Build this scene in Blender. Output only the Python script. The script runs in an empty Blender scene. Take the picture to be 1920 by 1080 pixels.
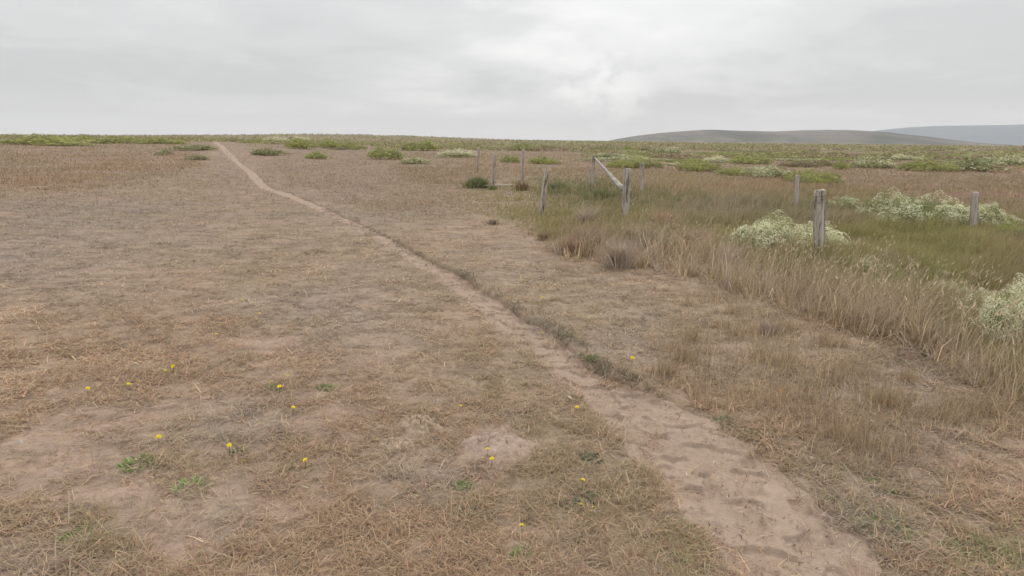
import bpy, bmesh, math, random
import numpy as np
from mathutils import Vector, Matrix

rng = np.random.default_rng(7)
random.seed(7)
S = bpy.context.scene
COL = S.collection
R = math.radians

# ------------------------------------------------------------------ camera
CAM_H = 1.75
F = 1200.0                                   # focal length in px of a 1920 wide picture
PITCH = math.atan((540 - 262) / F)
ROLL = 0.0104
fw = np.array([0, math.cos(PITCH), -math.sin(PITCH)])
up0 = np.array([0, math.sin(PITCH), math.cos(PITCH)])
rt0 = np.array([1.0, 0, 0])
rt = rt0 * math.cos(ROLL) + up0 * math.sin(ROLL)
up = up0 * math.cos(ROLL) - rt0 * math.sin(ROLL)
cam = bpy.data.cameras.new('camera')
cam.sensor_width = 36; cam.lens = 36 * F / 1920
cam.clip_start = 0.05; cam.clip_end = 60000
co = bpy.data.objects.new('camera', cam); COL.objects.link(co)
M3 = Matrix(((rt[0], up[0], -fw[0]), (rt[1], up[1], -fw[1]), (rt[2], up[2], -fw[2])))
co.matrix_world = Matrix.Translation((0, 0, CAM_H)) @ M3.to_4x4()
S.camera = co

# ------------------------------------------------------------------ sky, sun, exposure
SUN_EL, SUN_AZ = R(52), R(25)               # azimuth measured from +Y towards +X
W = bpy.data.worlds.new("World"); S.world = W; W.use_nodes = True
nt = W.node_tree; nt.nodes.clear()
class NT:
    def __init__(s, t): s.t = t
    def n(s, typ, ins=None, **kw):
        nd = s.t.nodes.new(typ)
        for k, v in kw.items(): setattr(nd, k, v)
        for k, v in (ins or {}).items():
            if isinstance(v, bpy.types.NodeSocket): s.t.links.new(v, nd.inputs[k])
            else: nd.inputs[k].default_value = v
        return nd
    def math(s, op, a, b=0.0, c=0.0, clamp=False):
        return s.n('ShaderNodeMath', {0: a, 1: b, 2: c}, operation=op, use_clamp=clamp).outputs[0]
    def mix(s, f, a, b, mode='MIX'):
        nd = s.n('ShaderNodeMix', {0: f}, data_type='RGBA', blend_type=mode)
        for k, v in ((6, a), (7, b)):
            if isinstance(v, bpy.types.NodeSocket): s.t.links.new(v, nd.inputs[k])
            else: nd.inputs[k].default_value = tuple(v) + ((1,) if len(v) == 3 else ())
        return nd.outputs[2]
    def ramp(s, fac, stops, interp='LINEAR'):
        nd = s.n('ShaderNodeValToRGB', {0: fac}); cr = nd.color_ramp; cr.interpolation = interp
        while len(cr.elements) < len(stops): cr.elements.new(0.5)
        for e, (p, c) in zip(cr.elements, stops):
            e.position = p; e.color = tuple(c) + (1,) if len(c) == 3 else c
        return nd.outputs[0]
    def noise(s, vec, scale, detail=4, rough=0.55, dist=0.0):
        return s.n('ShaderNodeTexNoise', {'Vector': vec, 'Scale': scale, 'Detail': detail, 'Roughness': rough, 'Distortion': dist}).outputs[0]
w = NT(nt)
sky = w.n('ShaderNodeTexSky', sky_type='NISHITA', sun_disc=False, sun_elevation=SUN_EL, sun_rotation=SUN_AZ,
          air_density=1.0, dust_density=3.0)
tc = w.n('ShaderNodeTexCoord')
sep = w.n('ShaderNodeSeparateXYZ', {0: tc.outputs['Generated']})
zz = w.math('ADD', w.math('MAXIMUM', sep.outputs[2], 0.0), 0.16)
cv = w.n('ShaderNodeCombineXYZ', {0: w.math('DIVIDE', sep.outputs[0], zz), 1: w.math('DIVIDE', sep.outputs[1], zz), 2: 0.0})
n1 = w.noise(cv.outputs[0], 0.42, 5, 0.5, 0.3)
n2 = w.noise(cv.outputs[0], 1.35, 6, 0.55, 0.4)
cl = w.math('ADD', w.math('MULTIPLY', n1, 0.66), w.math('MULTIPLY', n2, 0.34))
shade = w.ramp(cl, [(0.42, (4.45, 4.48, 4.5)), (0.5, (5.3, 5.31, 5.31)), (0.6, (6.6, 6.56, 6.52))], 'EASE')
def skydir(px, py):
    d = fw * F + rt * (px - 960) + up * (540 - py); return d / np.linalg.norm(d)
def blob(px, py, k0, k1):
    d = skydir(px, py)
    dot = w.n('ShaderNodeVectorMath', {0: tc.outputs['Generated'], 1: tuple(d)}, operation='DOT_PRODUCT').outputs['Value']
    return w.n('ShaderNodeMapRange', {0: dot, 1: math.cos(R(k1)), 2: math.cos(R(k0)), 3: 0.0, 4: 1.0}, interpolation_type='SMOOTHSTEP').outputs[0]
wob = w.noise(w.n('ShaderNodeMapping', {0: tc.outputs['Generated'], 3: (1, 1, 1.7)}).outputs[0], 13.0, 6, 0.6, 0.3)
b1 = w.math('MULTIPLY', blob(1120, 180, 0.0, 5.6), w.math('MULTIPLY', w.math('SUBTRACT', wob, 0.46, clamp=True), 8.0, clamp=True))
shade = w.mix(w.math('MULTIPLY', b1, 0.65), shade, (7.2, 7.2, 7.1))
b2 = blob(1270, -60, 2, 11)
shade = w.mix(w.math('MULTIPLY', b2, 0.5), shade, (7.0, 7.0, 6.95))
b3 = blob(420, 90, 2, 24)
shade = w.mix(w.math('MULTIPLY', b3, 0.45), shade, (4.3, 4.33, 4.34))
b4 = blob(1650, 170, 1, 11)
shade = w.mix(w.math('MULTIPLY', b4, 0.35), shade, (4.6, 4.63, 4.64))
# paler band low over the horizon, darker blue low on the right
hz = w.n('ShaderNodeMapRange', {0: sep.outputs[2], 1: 0.0, 2: 0.07, 3: 1.0, 4: 0.0}, interpolation_type='SMOOTHSTEP').outputs[0]
shade = w.mix(w.math('MULTIPLY', hz, 0.75), shade, (7.3, 7.18, 7.05))
# the sky overhead is brighter than at the horizon, as under an overcast
ze = w.n('ShaderNodeMapRange', {0: sep.outputs[2], 1: 0.2, 2: 1.0, 3: 1.0, 4: 1.6}).outputs[0]
shade = w.n('ShaderNodeVectorMath', {0: shade, 'Scale': ze}, operation='SCALE').outputs[0]
final = w.mix(0.97, sky.outputs[0], shade)
bg = w.n('ShaderNodeBackground', {'Color': final, 'Strength': 0.142})
w.n('ShaderNodeOutputWorld', {'Surface': bg.outputs[0]})

sl = bpy.data.lights.new('sun', 'SUN'); sl.energy = 1.35; sl.angle = R(18); sl.color = (1.0, 0.97, 0.92)
so = bpy.data.objects.new('sun', sl); COL.objects.link(so)
sd = Vector((math.sin(SUN_AZ) * math.cos(SUN_EL), math.cos(SUN_AZ) * math.cos(SUN_EL), math.sin(SUN_EL)))
so.rotation_euler = sd.to_track_quat('Z', 'Y').to_euler(); so.location = (0, 0, 30)
S.view_settings.view_transform = 'Standard'; S.view_settings.look = 'None'
S.view_settings.exposure = 0.12; S.view_settings.gamma = 1.0
S.render.engine = 'CYCLES'

# ------------------------------------------------------------------ helpers
def tag(o, label=None, cat=None, group=None, kind=None):
    if label: o['label'] = label
    if cat: o['category'] = cat
    if group: o['group'] = group
    if kind: o['kind'] = kind
    return o
def empty(name, loc, rz=0.0):
    o = bpy.data.objects.new(name, None); COL.objects.link(o); o.empty_display_size = 0.1
    o.location = loc; o.rotation_euler = (0, 0, rz); return o
def link_mesh(name, me, mat, parent=None):
    o = bpy.data.objects.new(name, me); COL.objects.link(o)
    if mat: me.materials.append(mat)
    if parent: o.parent = parent
    return o
def np_mesh(name, V, loops, starts, totals, colors=None, smooth=False):
    me = bpy.data.meshes.new(name)
    me.vertices.add(len(V)); me.vertices.foreach_set('co', np.ascontiguousarray(V, dtype=np.float32).ravel())
    me.loops.add(len(loops)); me.loops.foreach_set('vertex_index', np.ascontiguousarray(loops, dtype=np.int32))
    me.polygons.add(len(starts)); me.polygons.foreach_set('loop_start', np.ascontiguousarray(starts, dtype=np.int32))
    me.polygons.foreach_set('loop_total', np.ascontiguousarray(totals, dtype=np.int32))
    if smooth: me.polygons.foreach_set('use_smooth', np.ones(len(starts), dtype=bool))
    if colors is not None:
        a = me.color_attributes.new('tint', 'FLOAT_COLOR', 'POINT')
        c = np.ones((len(V), 4), dtype=np.float32); c[:, :3] = colors
        a.data.foreach_set('color', c.ravel())
    me.update(calc_edges=True)
    return me
def grid_mesh(name, P, colors=None):         # P (rows, cols, 3)
    r, c = P.shape[:2]
    i = np.arange(r - 1)[:, None] * c + np.arange(c - 1)[None]
    q = np.stack([i, i + 1, i + c + 1, i + c], -1).reshape(-1, 4)
    return np_mesh(name, P.reshape(-1, 3), q.ravel(), np.arange(len(q)) * 4, np.full(len(q), 4),
                   None if colors is None else colors.reshape(-1, 3), True)
def _h(ix, iy, seed):
    n = (ix.astype(np.int64) * 374761393 + iy.astype(np.int64) * 668265263 + seed * 974711) & 0x7fffffff
    n = ((n ^ (n >> 13)) * 1274126177) & 0x7fffffff
    n = (n ^ (n >> 16)) & 0xffff
    return n / 65535.0
def vnoise(x, y, seed=0):
    ix = np.floor(x); iy = np.floor(y); fx = x - ix; fy = y - iy
    fx = fx * fx * (3 - 2 * fx); fy = fy * fy * (3 - 2 * fy)
    a = _h(ix, iy, seed); b = _h(ix + 1, iy, seed); c = _h(ix, iy + 1, seed); d = _h(ix + 1, iy + 1, seed)
    return (a + (b - a) * fx) * (1 - fy) + (c + (d - c) * fx) * fy
def fbm(x, y, seed=0, octv=4, g=0.5):
    s = 0; a = 1; t = 0
    for k in range(octv):
        s = s + a * vnoise(x * 2 ** k + 17.3 * k, y * 2 ** k - 9.1 * k, seed + k); t += a; a *= g
    return s / t
def sst(a, b, x):
    t = np.clip((x - a) / (b - a), 0, 1); return t * t * (3 - 2 * t)

# pixel <-> flat ground
def px_ray(px, py):
    px = np.asarray(px, float); py = np.asarray(py, float)
    return fw * F + rt * (px[..., None] - 960) + up * (540 - py[..., None])
def g0(px, py):
    d = px_ray(px, py); t = -CAM_H / np.minimum(d[..., 2], -1e-6)
    return d[..., 0] * t, d[..., 1] * t
def w2px(x, y, z=0.0):
    x = np.asarray(x, float); y = np.asarray(y, float)
    z = z - CAM_H
    dz = fw[0] * x + fw[1] * y + fw[2] * z
    dx = rt[0] * x + rt[1] * y + rt[2] * z; dy = up[0] * x + up[1] * y + up[2] * z
    ok = dz > 0.3; dzz = np.where(ok, dz, 1)
    return np.where(ok, 960 + F * dx / dzz, 9e4), np.where(ok, 540 - F * dy / dzz, 9e4)

# ------------------------------------------------------------------ path line
EDGES = [(1420, 1760, 2180), (1300, 1630, 2010), (1180, 1500, 1820), (1080, 1400, 1665), (1010, 1335, 1590), (960, 1290, 1545), (900, 1235, 1480), (850, 1195, 1420),
         (800, 1155, 1350), (760, 1112, 1262), (720, 1060, 1160), (700, 1035, 1122), (640, 972, 1050), (600, 925, 985), (570, 885, 940),
         (545, 858, 905), (505, 800, 838), (480, 758, 790), (455, 712, 742), (430, 668, 693), (405, 612, 636), (380, 567, 588),
         (365, 521, 546), (350, 482, 503), (330, 464, 486), (315, 446, 461), (302, 428, 444), (292, 417, 431), (280, 402, 415), (272, 397, 406), (268.5, 395, 402)]
E = np.array(EDGES, float)
lx, ly = g0(E[:, 1], E[:, 0]); rx, ry = g0(E[:, 2], E[:, 0])
Lw = np.stack([lx, ly], 1); Rw = np.stack([rx, ry], 1)
Cw = (Lw + Rw) / 2
seg = np.r_[0, np.cumsum(np.linalg.norm(np.diff(Cw, axis=0), axis=1))]
def path_c(s):
    return np.stack([np.interp(s, seg, Cw[:, 0]), np.interp(s, seg, Cw[:, 1])], -1)
tt = np.unique(np.r_[np.linspace(0, 12, 60), np.linspace(12, 40, 50), np.linspace(40, seg[-1], 60)])
PC = path_c(tt)
for k in range(2): PC[1:-1] = (PC[:-2] + 2 * PC[1:-1] + PC[2:]) / 4
tan = np.gradient(PC, axis=0); tan /= np.linalg.norm(tan, axis=1)[:, None]
nor = np.stack([tan[:, 1], -tan[:, 0]], 1)                # points right when walking away
hwseg = np.abs(np.sum((Rw - Lw) * np.stack([np.interp(seg, tt, nor[:, 0]), np.interp(seg, tt, nor[:, 1])], 1), 1)) / 2
hw_seg = np.clip(hwseg * np.interp(seg, [0, 2.5, 5, 12, 30], [1.0, 1.05, 1.25, 1.2, .85]), 0.12, 0.6)
HW = np.interp(tt, seg, hw_seg)
def path_sd(x, y):
    """signed lateral distance / half width (right positive), arc length"""
    x = np.asarray(x, float).ravel(); y = np.asarray(y, float).ravel()
    best = np.full(x.shape, 1e9); sgn = np.zeros(x.shape); arc = np.zeros(x.shape); hw = np.full(x.shape, .2)
    for i in range(len(tt) - 1):
        a = PC[i]; b = PC[i + 1]; ab = b - a; L2 = ab @ ab
        m = (np.abs(x - (a[0] + b[0]) / 2) < 3 + abs(ab[0])) & (np.abs(y - (a[1] + b[1]) / 2) < 3 + abs(ab[1]))
        if not m.any(): continue
        xm = x[m]; ym = y[m]
        t = np.clip(((xm - a[0]) * ab[0] + (ym - a[1]) * ab[1]) / L2, 0, 1)
        dx = xm - a[0] - t * ab[0]; dy = ym - a[1] - t * ab[1]; d = np.hypot(dx, dy)
        bet = d < best[m]; idx = np.where(m)[0][bet]
        best[idx] = d[bet]
        sgn[idx] = np.sign(dx[bet] * ab[1] - dy[bet] * ab[0]); arc[idx] = tt[i] + t[bet] * (tt[i + 1] - tt[i])
        hw[idx] = HW[i] + t[bet] * (HW[i + 1] - HW[i])
    return best, sgn, arc, hw

def h_nat(x, y):
    r = np.hypot(x, y)
    th = np.arctan2(x, y)
    h = 0.10 * (fbm(x / 4.1, y / 4.1, 3, 3) - 0.5) * sst(1, 8, r)
    h = h + 0.5 * (fbm(x / 31, y / 31, 5, 3) - 0.5) * sst(12, 70, r)
    h = h + 0.8 * sst(25, 95, r) * sst(R(-8), R(-26), th) 
    h = h + 5.5 * np.exp(-((r - 760) / 230) ** 2) * np.exp(-((th - R(-14)) / R(13)) ** 2)
    h = h + 2.0 * (fbm(x / 240, y / 240, 9, 3) - 0.5) * sst(120, 500, r)
    h = h + (0.05 * (fbm(x / 0.55, y / 0.55, 11, 3) - 0.5) + .016 * (fbm(x / .11, y / .11, 14, 3) - .5)) * (1 - sst(25, 60, r)) 
    return h
arc_lip = float(np.interp(-745, -E[:, 0], seg))
def chan(x, y):
    """path channel: returns drop, |s|, s"""
    shp = np.shape(x)
    d, sg, arc, hw = path_sd(x, y)
    xr = np.ravel(x); yr = np.ravel(y)
    wob = (fbm(xr / 0.32, yr / 0.32, 21, 3) - 0.5) * 0.6 + (fbm(xr / .09, yr / .09, 25, 2) - .5) * .3
    s = d / hw + wob
    drop = (1 - sst(0.75, 1.3, s)) * (.03 - .018 * sst(4, 12, arc))
    # steeper lip on the right side
    dR = (1 - sst(0.9, 1.3, s)) * (.025 + .055 * fbm(xr / .8, yr / .8, 28, 2)) * (1 - .6 * sst(7, 16, arc)) - 0.012 * np.exp(-((s - 1.45) / 0.35) ** 2)
    wR = sst(-.3, .9, sg * s) * sst(arc_lip - .8, arc_lip + .8, arc)
    drop = drop * (1 - wR) + dR * wR
    return drop.reshape(shp), s.reshape(shp), (sg * s).reshape(shp), arc.reshape(shp)
MOUND = [(925, 845, 0.34, 0.05), (905, 880, 0.2, 0.03), (955, 880, 0.2, 0.035), (780, 812, 0.2, 0.03), (990, 590, 0.15, .03)]
MW = [(float(g0(a, b)[0]), float(g0(a, b)[1]), r, h) for a, b, r, h in MOUND]
def H(x, y, core=True):
    x = np.asarray(x, float); y = np.asarray(y, float)
    h = h_nat(x, y); dr, s, ss, arc = chan(x, y)
    for mx, my, mr, mh in MW: h = h + mh * np.exp(-((x - mx) ** 2 + (y - my) ** 2) / (mr * 0.6) ** 2)
    h = h - dr
    if core: h = h - 0.04 * (1 - sst(0.85, 1.1, s))
    return h
def gp(px, py):
    """pixel -> point on the real terrain (iterated)"""
    d = px_ray(px, py); z = np.zeros(np.shape(px))
    for _ in range(6):
        t = (z - CAM_H) / np.minimum(d[..., 2], -1e-3); t = np.minimum(t, 300 / F)
        x = d[..., 0] * t; y = d[..., 1] * t; z = h_nat(x, y)
    return x, y, H(x, y)

# ------------------------------------------------------------------ colour fields of the land (true surface colours)
STRAW = np.array([.385, .285, .198]); RUST = np.array([.35, .258, .175]); GREY = np.array([.31, .265, .225])
OLIVE = np.array([.30, .245, .155]); GREEN = np.array([.20, .225, .10]); PINK = np.array([.31, .22, .16]); SOIL = np.array([.385, .285, .225])
DKGREEN = np.array([.15, .16, .08])
PAL = np.stack([STRAW, RUST, GREY, OLIVE, GREEN, PINK, DKGREEN])
# px, py, rx, ry, palette index, strength
BL = [(90, 310, 240, 34, 1, 1.6), (250, 290, 150, 14, 5, 1.0), (380, 310, 40, 22, 1, 1.6), (60, 355, 160, 18, 0, .8), (40, 400, 200, 25, 2, .8), (250, 330, 120, 14, 3, .8),
      (440, 330, 60, 60, 5, 1.2), (430, 300, 40, 30, 2, .8), (300, 450, 300, 40, 2, .9), (560, 470, 130, 50, 1, .5), (380, 415, 90, 16, 5, .9), (460, 440, 80, 25, 1, .6),
      (60, 500, 160, 50, 2, 1.1), (700, 540, 120, 40, 2, .7), (620, 600, 160, 50, 2, .5), (370, 610, 150, 50, 1, 1.2), (200, 690, 160, 50, 1, 1.3), (330, 720, 110, 30, 1, .9),
      (80, 620, 130, 50, 1, .8), (60, 780, 100, 40, 1, 1.0), (520, 700, 120, 50, 1, .5), (790, 520, 60, 40, 3, .8), (890, 620, 50, 50, 1, 1.0), (930, 700, 90, 50, 3, .9),
      (640, 800, 130, 60, 1, .9), (560, 900, 110, 70, 1, .7), (460, 800, 100, 50, 2, 1.2), (680, 1010, 160, 90, 1, 1.2), (450, 1060, 150, 50, 1, .9), (400, 960, 110, 50, 2, .6),
      (900, 1000, 120, 60, 1, .5), (1010, 840, 80, 60, 3, .6), (1080, 930, 90, 90, 3, 1.1), (1200, 960, 60, 90, 3, .8), (780, 900, 110, 50, 2, .8), (1280, 1040, 60, 60, 4, .7),
      (180, 1000, 80, 60, 3, 1.3), (320, 870, 80, 40, 3, .9), (40, 1060, 120, 40, 2, .8),
      (680, 320, 260, 40, 5, 1.1), (620, 350, 160, 30, 2, .6), (820, 360, 90, 25, 1, .8), (800, 330, 60, 14, 3, .9), (700, 400, 160, 30, 2, .5), (900, 430, 160, 40, 0, .8),
      (1000, 470, 120, 30, 5, .5), (1000, 540, 120, 40, 3, 1.0), (1150, 600, 160, 50, 3, .8), (1180, 640, 90, 40, 2, .6), (1230, 700, 120, 40, 1, .5), (1400, 600, 160, 50, 3, .6),
      (1350, 680, 130, 30, 2, .6), (1500, 700, 150, 40, 3, .9), (1590, 605, 80, 24, 1, 1.4), (1560, 640, 100, 20, 1, .6), (1700, 720, 120, 40, 2, .8), (1500, 800, 120, 40, 1, .7), (1700, 850, 130, 50, 2, 1.0),
      (1600, 900, 120, 60, 3, .8), (1650, 970, 90, 60, 4, .5), (1850, 900, 100, 80, 1, .5), (1880, 1040, 90, 50, 4, .6), (1780, 780, 120, 40, 3, 1.0), (1330, 800, 60, 24, 6, .5),
      (1560, 1000, 80, 60, 2, .7),
      (1050, 288, 70, 16, 5, 1.5), (1700, 345, 260, 26, 5, 2.2), (1850, 380, 140, 30, 5, 1.8), (1640, 335, 120, 12, 1, 1.0), (1500, 280, 600, 8, 3, .8)]
def to_world_fields(x, y):
    px, py = w2px(x, y)
    wt = np.zeros(np.shape(x) + (7,))
    n = [fbm(x / 0.9 + 31 * k, y / 0.9 - 13 * k, 40 + k, 4) for k in range(4)]
    m = [fbm(x / 5.0 + 11 * k, y / 5.0 + 7 * k, 60 + k, 3) for k in range(4)]
    r = np.hypot(x, y)
    wt[..., 0] = 1.0 + 1.2 * (n[0] - .5)
    wt[..., 1] = 0.15 + sst(.5, .72, n[1] * .5 + m[1] * .5) * 1.6
    wt[..., 2] = 0.35 + sst(.5, .72, n[2] * .5 + m[2] * .5) * 1.3
    wt[..., 3] = 0.35 + sst(.5, .7, n[3] * .5 + m[3] * .5) * 1.3
    wt[..., 4] = sst(.62, .8, n[3]) * .15
    wt[..., 5] = .15 + .5 * sst(10, 40, r)
    nf = fbm(x / 14, y / 14, 80, 4); far = sst(50, 130, r)
    wt[..., 3] += far * 2.2 * sst(.4, .62, nf)
    wt[..., 4] += far * .9 * sst(.5, .7, nf)
    wt[..., 0] *= 1 - .6 * far
    wob = 0.55 + 0.9 * fbm(x / .5, y / .5, 90, 3)
    for (bx, by, ax, ay, k, st) in BL:
        g = np.exp(-(((px - bx) / ax) ** 2 + ((py - by) / ay) ** 2)) * st * 1.4
        wt[..., k] += g * wob
    return wt
BARE = [(300, 770, 120, 22, .6), (80, 700, 100, 18, .5), (640, 740, 70, 20, .4), (430, 900, 90, 25, .5), (760, 1040, 90, 20, .5), (1400, 650, 80, 10, .5), (560, 960, 60, 25, .5), (560, 800, 80, 25, .5), (480, 640, 90, 20, .5), (250, 560, 120, 16, .5), (800, 960, 60, 30, .4), (1700, 880, 80, 25, .5), (1250, 650, 60, 15, .4), (100, 460, 160, 12, .6), (600, 420, 100, 10, .5), (1500, 670, 60, 12, .5), (1150, 545, 50, 10, .4), (820, 700, 60, 20, .4), (180, 790, 90, 18, .7), (110, 850, 110, 45, 1.6), (40, 900, 90, 30, 1.0), (270, 950, 80, 30, 1.2), (200, 900, 70, 25, .8), (330, 1000, 50, 30, .6), (930, 850, 55, 50, 1.6), (650, 640, 90, 25, .6), (690, 560, 80, 20, .5),
        (60, 500, 120, 20, .6), (450, 780, 70, 30, .4), (420, 290, 30, 20, .9), (450, 400, 60, 60, .4), (470, 310, 30, 30, .5), (520, 1070, 80, 20, .6), (1050, 1000, 60, 30, .4), (700, 690, 60, 20, .4)]
def bare(x, y):
    px, py = w2px(x, y)
    b = sst(.5, .72, fbm(x / 1.3, y / 1.3, 100, 4)) * 0.5 + sst(.52, .7, fbm(x / .28, y / .28, 101, 3)) * .35
    for bx, by, ax, ay, st in BARE:
        b = b + st * np.exp(-(((px - bx) / ax) ** 2 + ((py - by) / ay) ** 2)) * (.5 + fbm(x / .3, y / .3, 104, 3))
    b = b * (1 - .45 * sst(4.5, 9, np.hypot(x, y)))
    return np.clip(b, 0, 1)

# ------------------------------------------------------------------ materials
def new_mat(name):
    m = bpy.data.materials.new(name); m.use_nodes = True; m.node_tree.nodes.clear()
    return m, NT(m.node_tree)
def finish(t, color, rough=0.9, bump=None, bstr=0.4, bdist=0.01, spec=0.15):
    b = t.n('ShaderNodeBsdfPrincipled', {'Base Color': color, 'Roughness': rough, 'Specular IOR Level': spec})
    if bump is not None:
        bp = t.n('ShaderNodeBump', {'Height': bump, 'Strength': bstr, 'Distance': bdist})
        t.t.links.new(bp.outputs[0], b.inputs['Normal'])
    t.n('ShaderNodeOutputMaterial', {'Surface': b.outputs[0]})
def blade_mat(name, trans=0.25):
    m, t = new_mat(name)
    a = t.n('ShaderNodeAttribute', attribute_name='tint').outputs['Color']
    d = t.n('ShaderNodeBsdfDiffuse', {'Color': a, 'Roughness': 0.5})
    tr = t.n('ShaderNodeBsdfTranslucent', {'Color': a})
    mx = t.n('ShaderNodeMixShader', {0: trans, 1: d.outputs[0], 2: tr.outputs[0]})
    t.n('ShaderNodeOutputMaterial', {'Surface': mx.outputs[0]})
    return m
def ground_mat():
    m, t = new_mat('dry_ground')
    a = t.n('ShaderNodeAttribute', attribute_name='tint').outputs['Color']
    g = t.n('ShaderNodeNewGeometry').outputs['Position']
    n1 = t.noise(g, 9, 6, 0.65, 0.6); n2 = t.noise(g, 60, 5, 0.7, 1.0); n3 = t.noise(g, 1.1, 5, 0.6)
    k = t.math('ADD', t.math('ADD', t.math('MULTIPLY', n1, 0.7), t.math('MULTIPLY', n2, 0.8)), t.math('MULTIPLY', n3, .4))
    n5 = t.noise(t.n('ShaderNodeMapping', {0: g, 3: (.8, 1.6, 1)}).outputs[0], 2.6, 5, .7, .5)
    k = t.math('ADD', t.math('MULTIPLY', k, .75), t.math('MULTIPLY', t.math('SUBTRACT', n5, .5), .9))
    v = t.ramp(k, [(0.5, (.55, .53, .50)), (0.68, (.86, .85, .84)), (0.85, (1.1, 1.09, 1.06))])
    c = t.mix(1.0, a, v, 'MULTIPLY')
    h = t.math('ADD', t.math('MULTIPLY', n1, 1.0), t.math('MULTIPLY', n2, 0.45))
    finish(t, c, 0.95, h, 0.7, 0.02, 0.1)
    return m
def sand_mat():
    m, t = new_mat('path_sand')
    g = t.n('ShaderNodeNewGeometry').outputs['Position']
    n1 = t.noise(g, 7, 6, 0.6, 0.8); n2 = t.noise(g, 45, 6, 0.7, 0.8); n3 = t.noise(g, 1.6, 4, .5); n4 = t.noise(g, 220, 3, .6)
    k = t.math('ADD', t.math('MULTIPLY', n1, .45), t.math('MULTIPLY', n2, .55))
    c = t.ramp(k, [(0.34, (.22, .158, .12)), (.46, (.315, .232, .182)), (.6, (.38, .288, .228)), (.7, (.43, .34, .275))])
    c = t.mix(t.math('MULTIPLY', n3, 0.5), c, (.44, .34, .255))
    dk = t.n('ShaderNodeMapRange', {0: n4, 1: .62, 2: .7, 3: 0.0, 4: .5}).outputs[0]
    c = t.mix(dk, c, (.18, .12, .09))
    h = t.math('ADD', n1, t.math('ADD', t.math('MULTIPLY', n2, .5), t.math('MULTIPLY', n4, .12)))
    finish(t, c, 0.95, h, 0.6, 0.02, 0.1)
    return m
def wood_mat(name, base, dark, stain=0.5, lichen=0.0):
    m, t = new_mat(name)
    tcn = t.n('ShaderNodeTexCoord').outputs['Object']
    mp = t.n('ShaderNodeMapping', {0: tcn, 3: (26, 26, 1.3)}).outputs[0]
    g1 = t.noise(mp, 1.0, 6, .6, .3)
    mp2 = t.n('ShaderNodeMapping', {0: tcn, 3: (120, 120, 3)}).outputs[0]
    g2 = t.noise(mp2, 1.0, 4, .6, .2)
    st = t.noise(t.n('ShaderNodeMapping', {0: tcn, 3: (11, 11, 2.4)}).outputs[0], 1.0, 5, .6, .8)
    c = t.ramp(g1, [(.36, dark), (.48, tuple(np.array(base) * .85)), (.6, base), (.75, tuple(np.array(base) * 1.15))])
    c = t.mix(t.n('ShaderNodeMapRange', {0: g2, 1: .5, 2: .72, 3: 0., 4: .55}).outputs[0], c, tuple(np.array(dark) * .7))
    c = t.mix(t.n('ShaderNodeMapRange', {0: st, 1: .5, 2: .62, 3: 0., 4: stain}).outputs[0], c, dark)
    if lichen:
        ln = t.noise(tcn, 28, 5, .6)
        c = t.mix(t.n('ShaderNodeMapRange', {0: ln, 1: .5, 2: .58, 3: 0., 4: lichen}).outputs[0], c, (.62, .62, .56))
    h = t.math('ADD', g1, t.math('MULTIPLY', g2, .6))
    finish(t, c, .9, h, .7, .01, .15)
    return m
def plain_mat(name, c1, c2, scale, bdist=.005, rough=.9):
    m, t = new_mat(name)
    tcn = t.n('ShaderNodeTexCoord').outputs['Object']
    n1 = t.noise(tcn, scale, 6, .65, .5)
    c = t.ramp(n1, [(.35, c1), (.65, c2)])
    finish(t, c, rough, n1, .8, bdist)
    return m
MAT_GRASS = blade_mat('grass_blades', .4); MAT_TALL = blade_mat('tall_grass_blades', .42); MAT_LEAF = blade_mat('shrub_leaves', .3)
MAT_GROUND = ground_mat(); MAT_SAND = sand_mat()

# ------------------------------------------------------------------ the ground: one sheet from the feet to the horizon
def mixcol(wt, sharp=1.6):
    w_ = np.maximum(wt, 0) ** sharp; w_ /= w_.sum(-1, keepdims=True); return w_ @ PAL
a1 = np.linspace(-52, 52, 1150)
a0 = np.linspace(-180, -53, 60); a2 = np.linspace(53, 180, 60)
ang = R(1) * np.r_[a0, a1, a2]
rad = np.r_[0.02, np.exp(np.linspace(math.log(0.5), math.log(60), 760)), np.exp(np.linspace(math.log(60.8), math.log(13000), 230))]
rr, aa = np.meshgrid(rad, ang, indexing='ij')
X = rr * np.sin(aa); Y = rr * np.cos(aa)
Z = H(X, Y)
wt = to_world_fields(X, Y); gc = mixcol(wt) * 0.86 * (1 - .12 * sst(8, 22, rr))[..., None]
bb = bare(X, Y)[..., None]
gc = gc * (1 - bb * .85) + SOIL * bb * .85
gc = gc * (1 - .25) + .25 * SOIL * .8
fm = fbm(X / 90, Y / 60, 120, 4)[..., None]; ff = sst(150, 500, rr)[..., None]
gc = gc * (1 - ff) + ff * (np.array([.23, .195, .115]) * sst(.3, .7, fm) + np.array([.29, .22, .16]) * (1 - sst(.3, .7, fm)))
ground = link_mesh('ground', grid_mesh('ground', np.stack([X, Y, Z], -1), gc), MAT_GROUND)
tag(ground, kind='structure')

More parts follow.
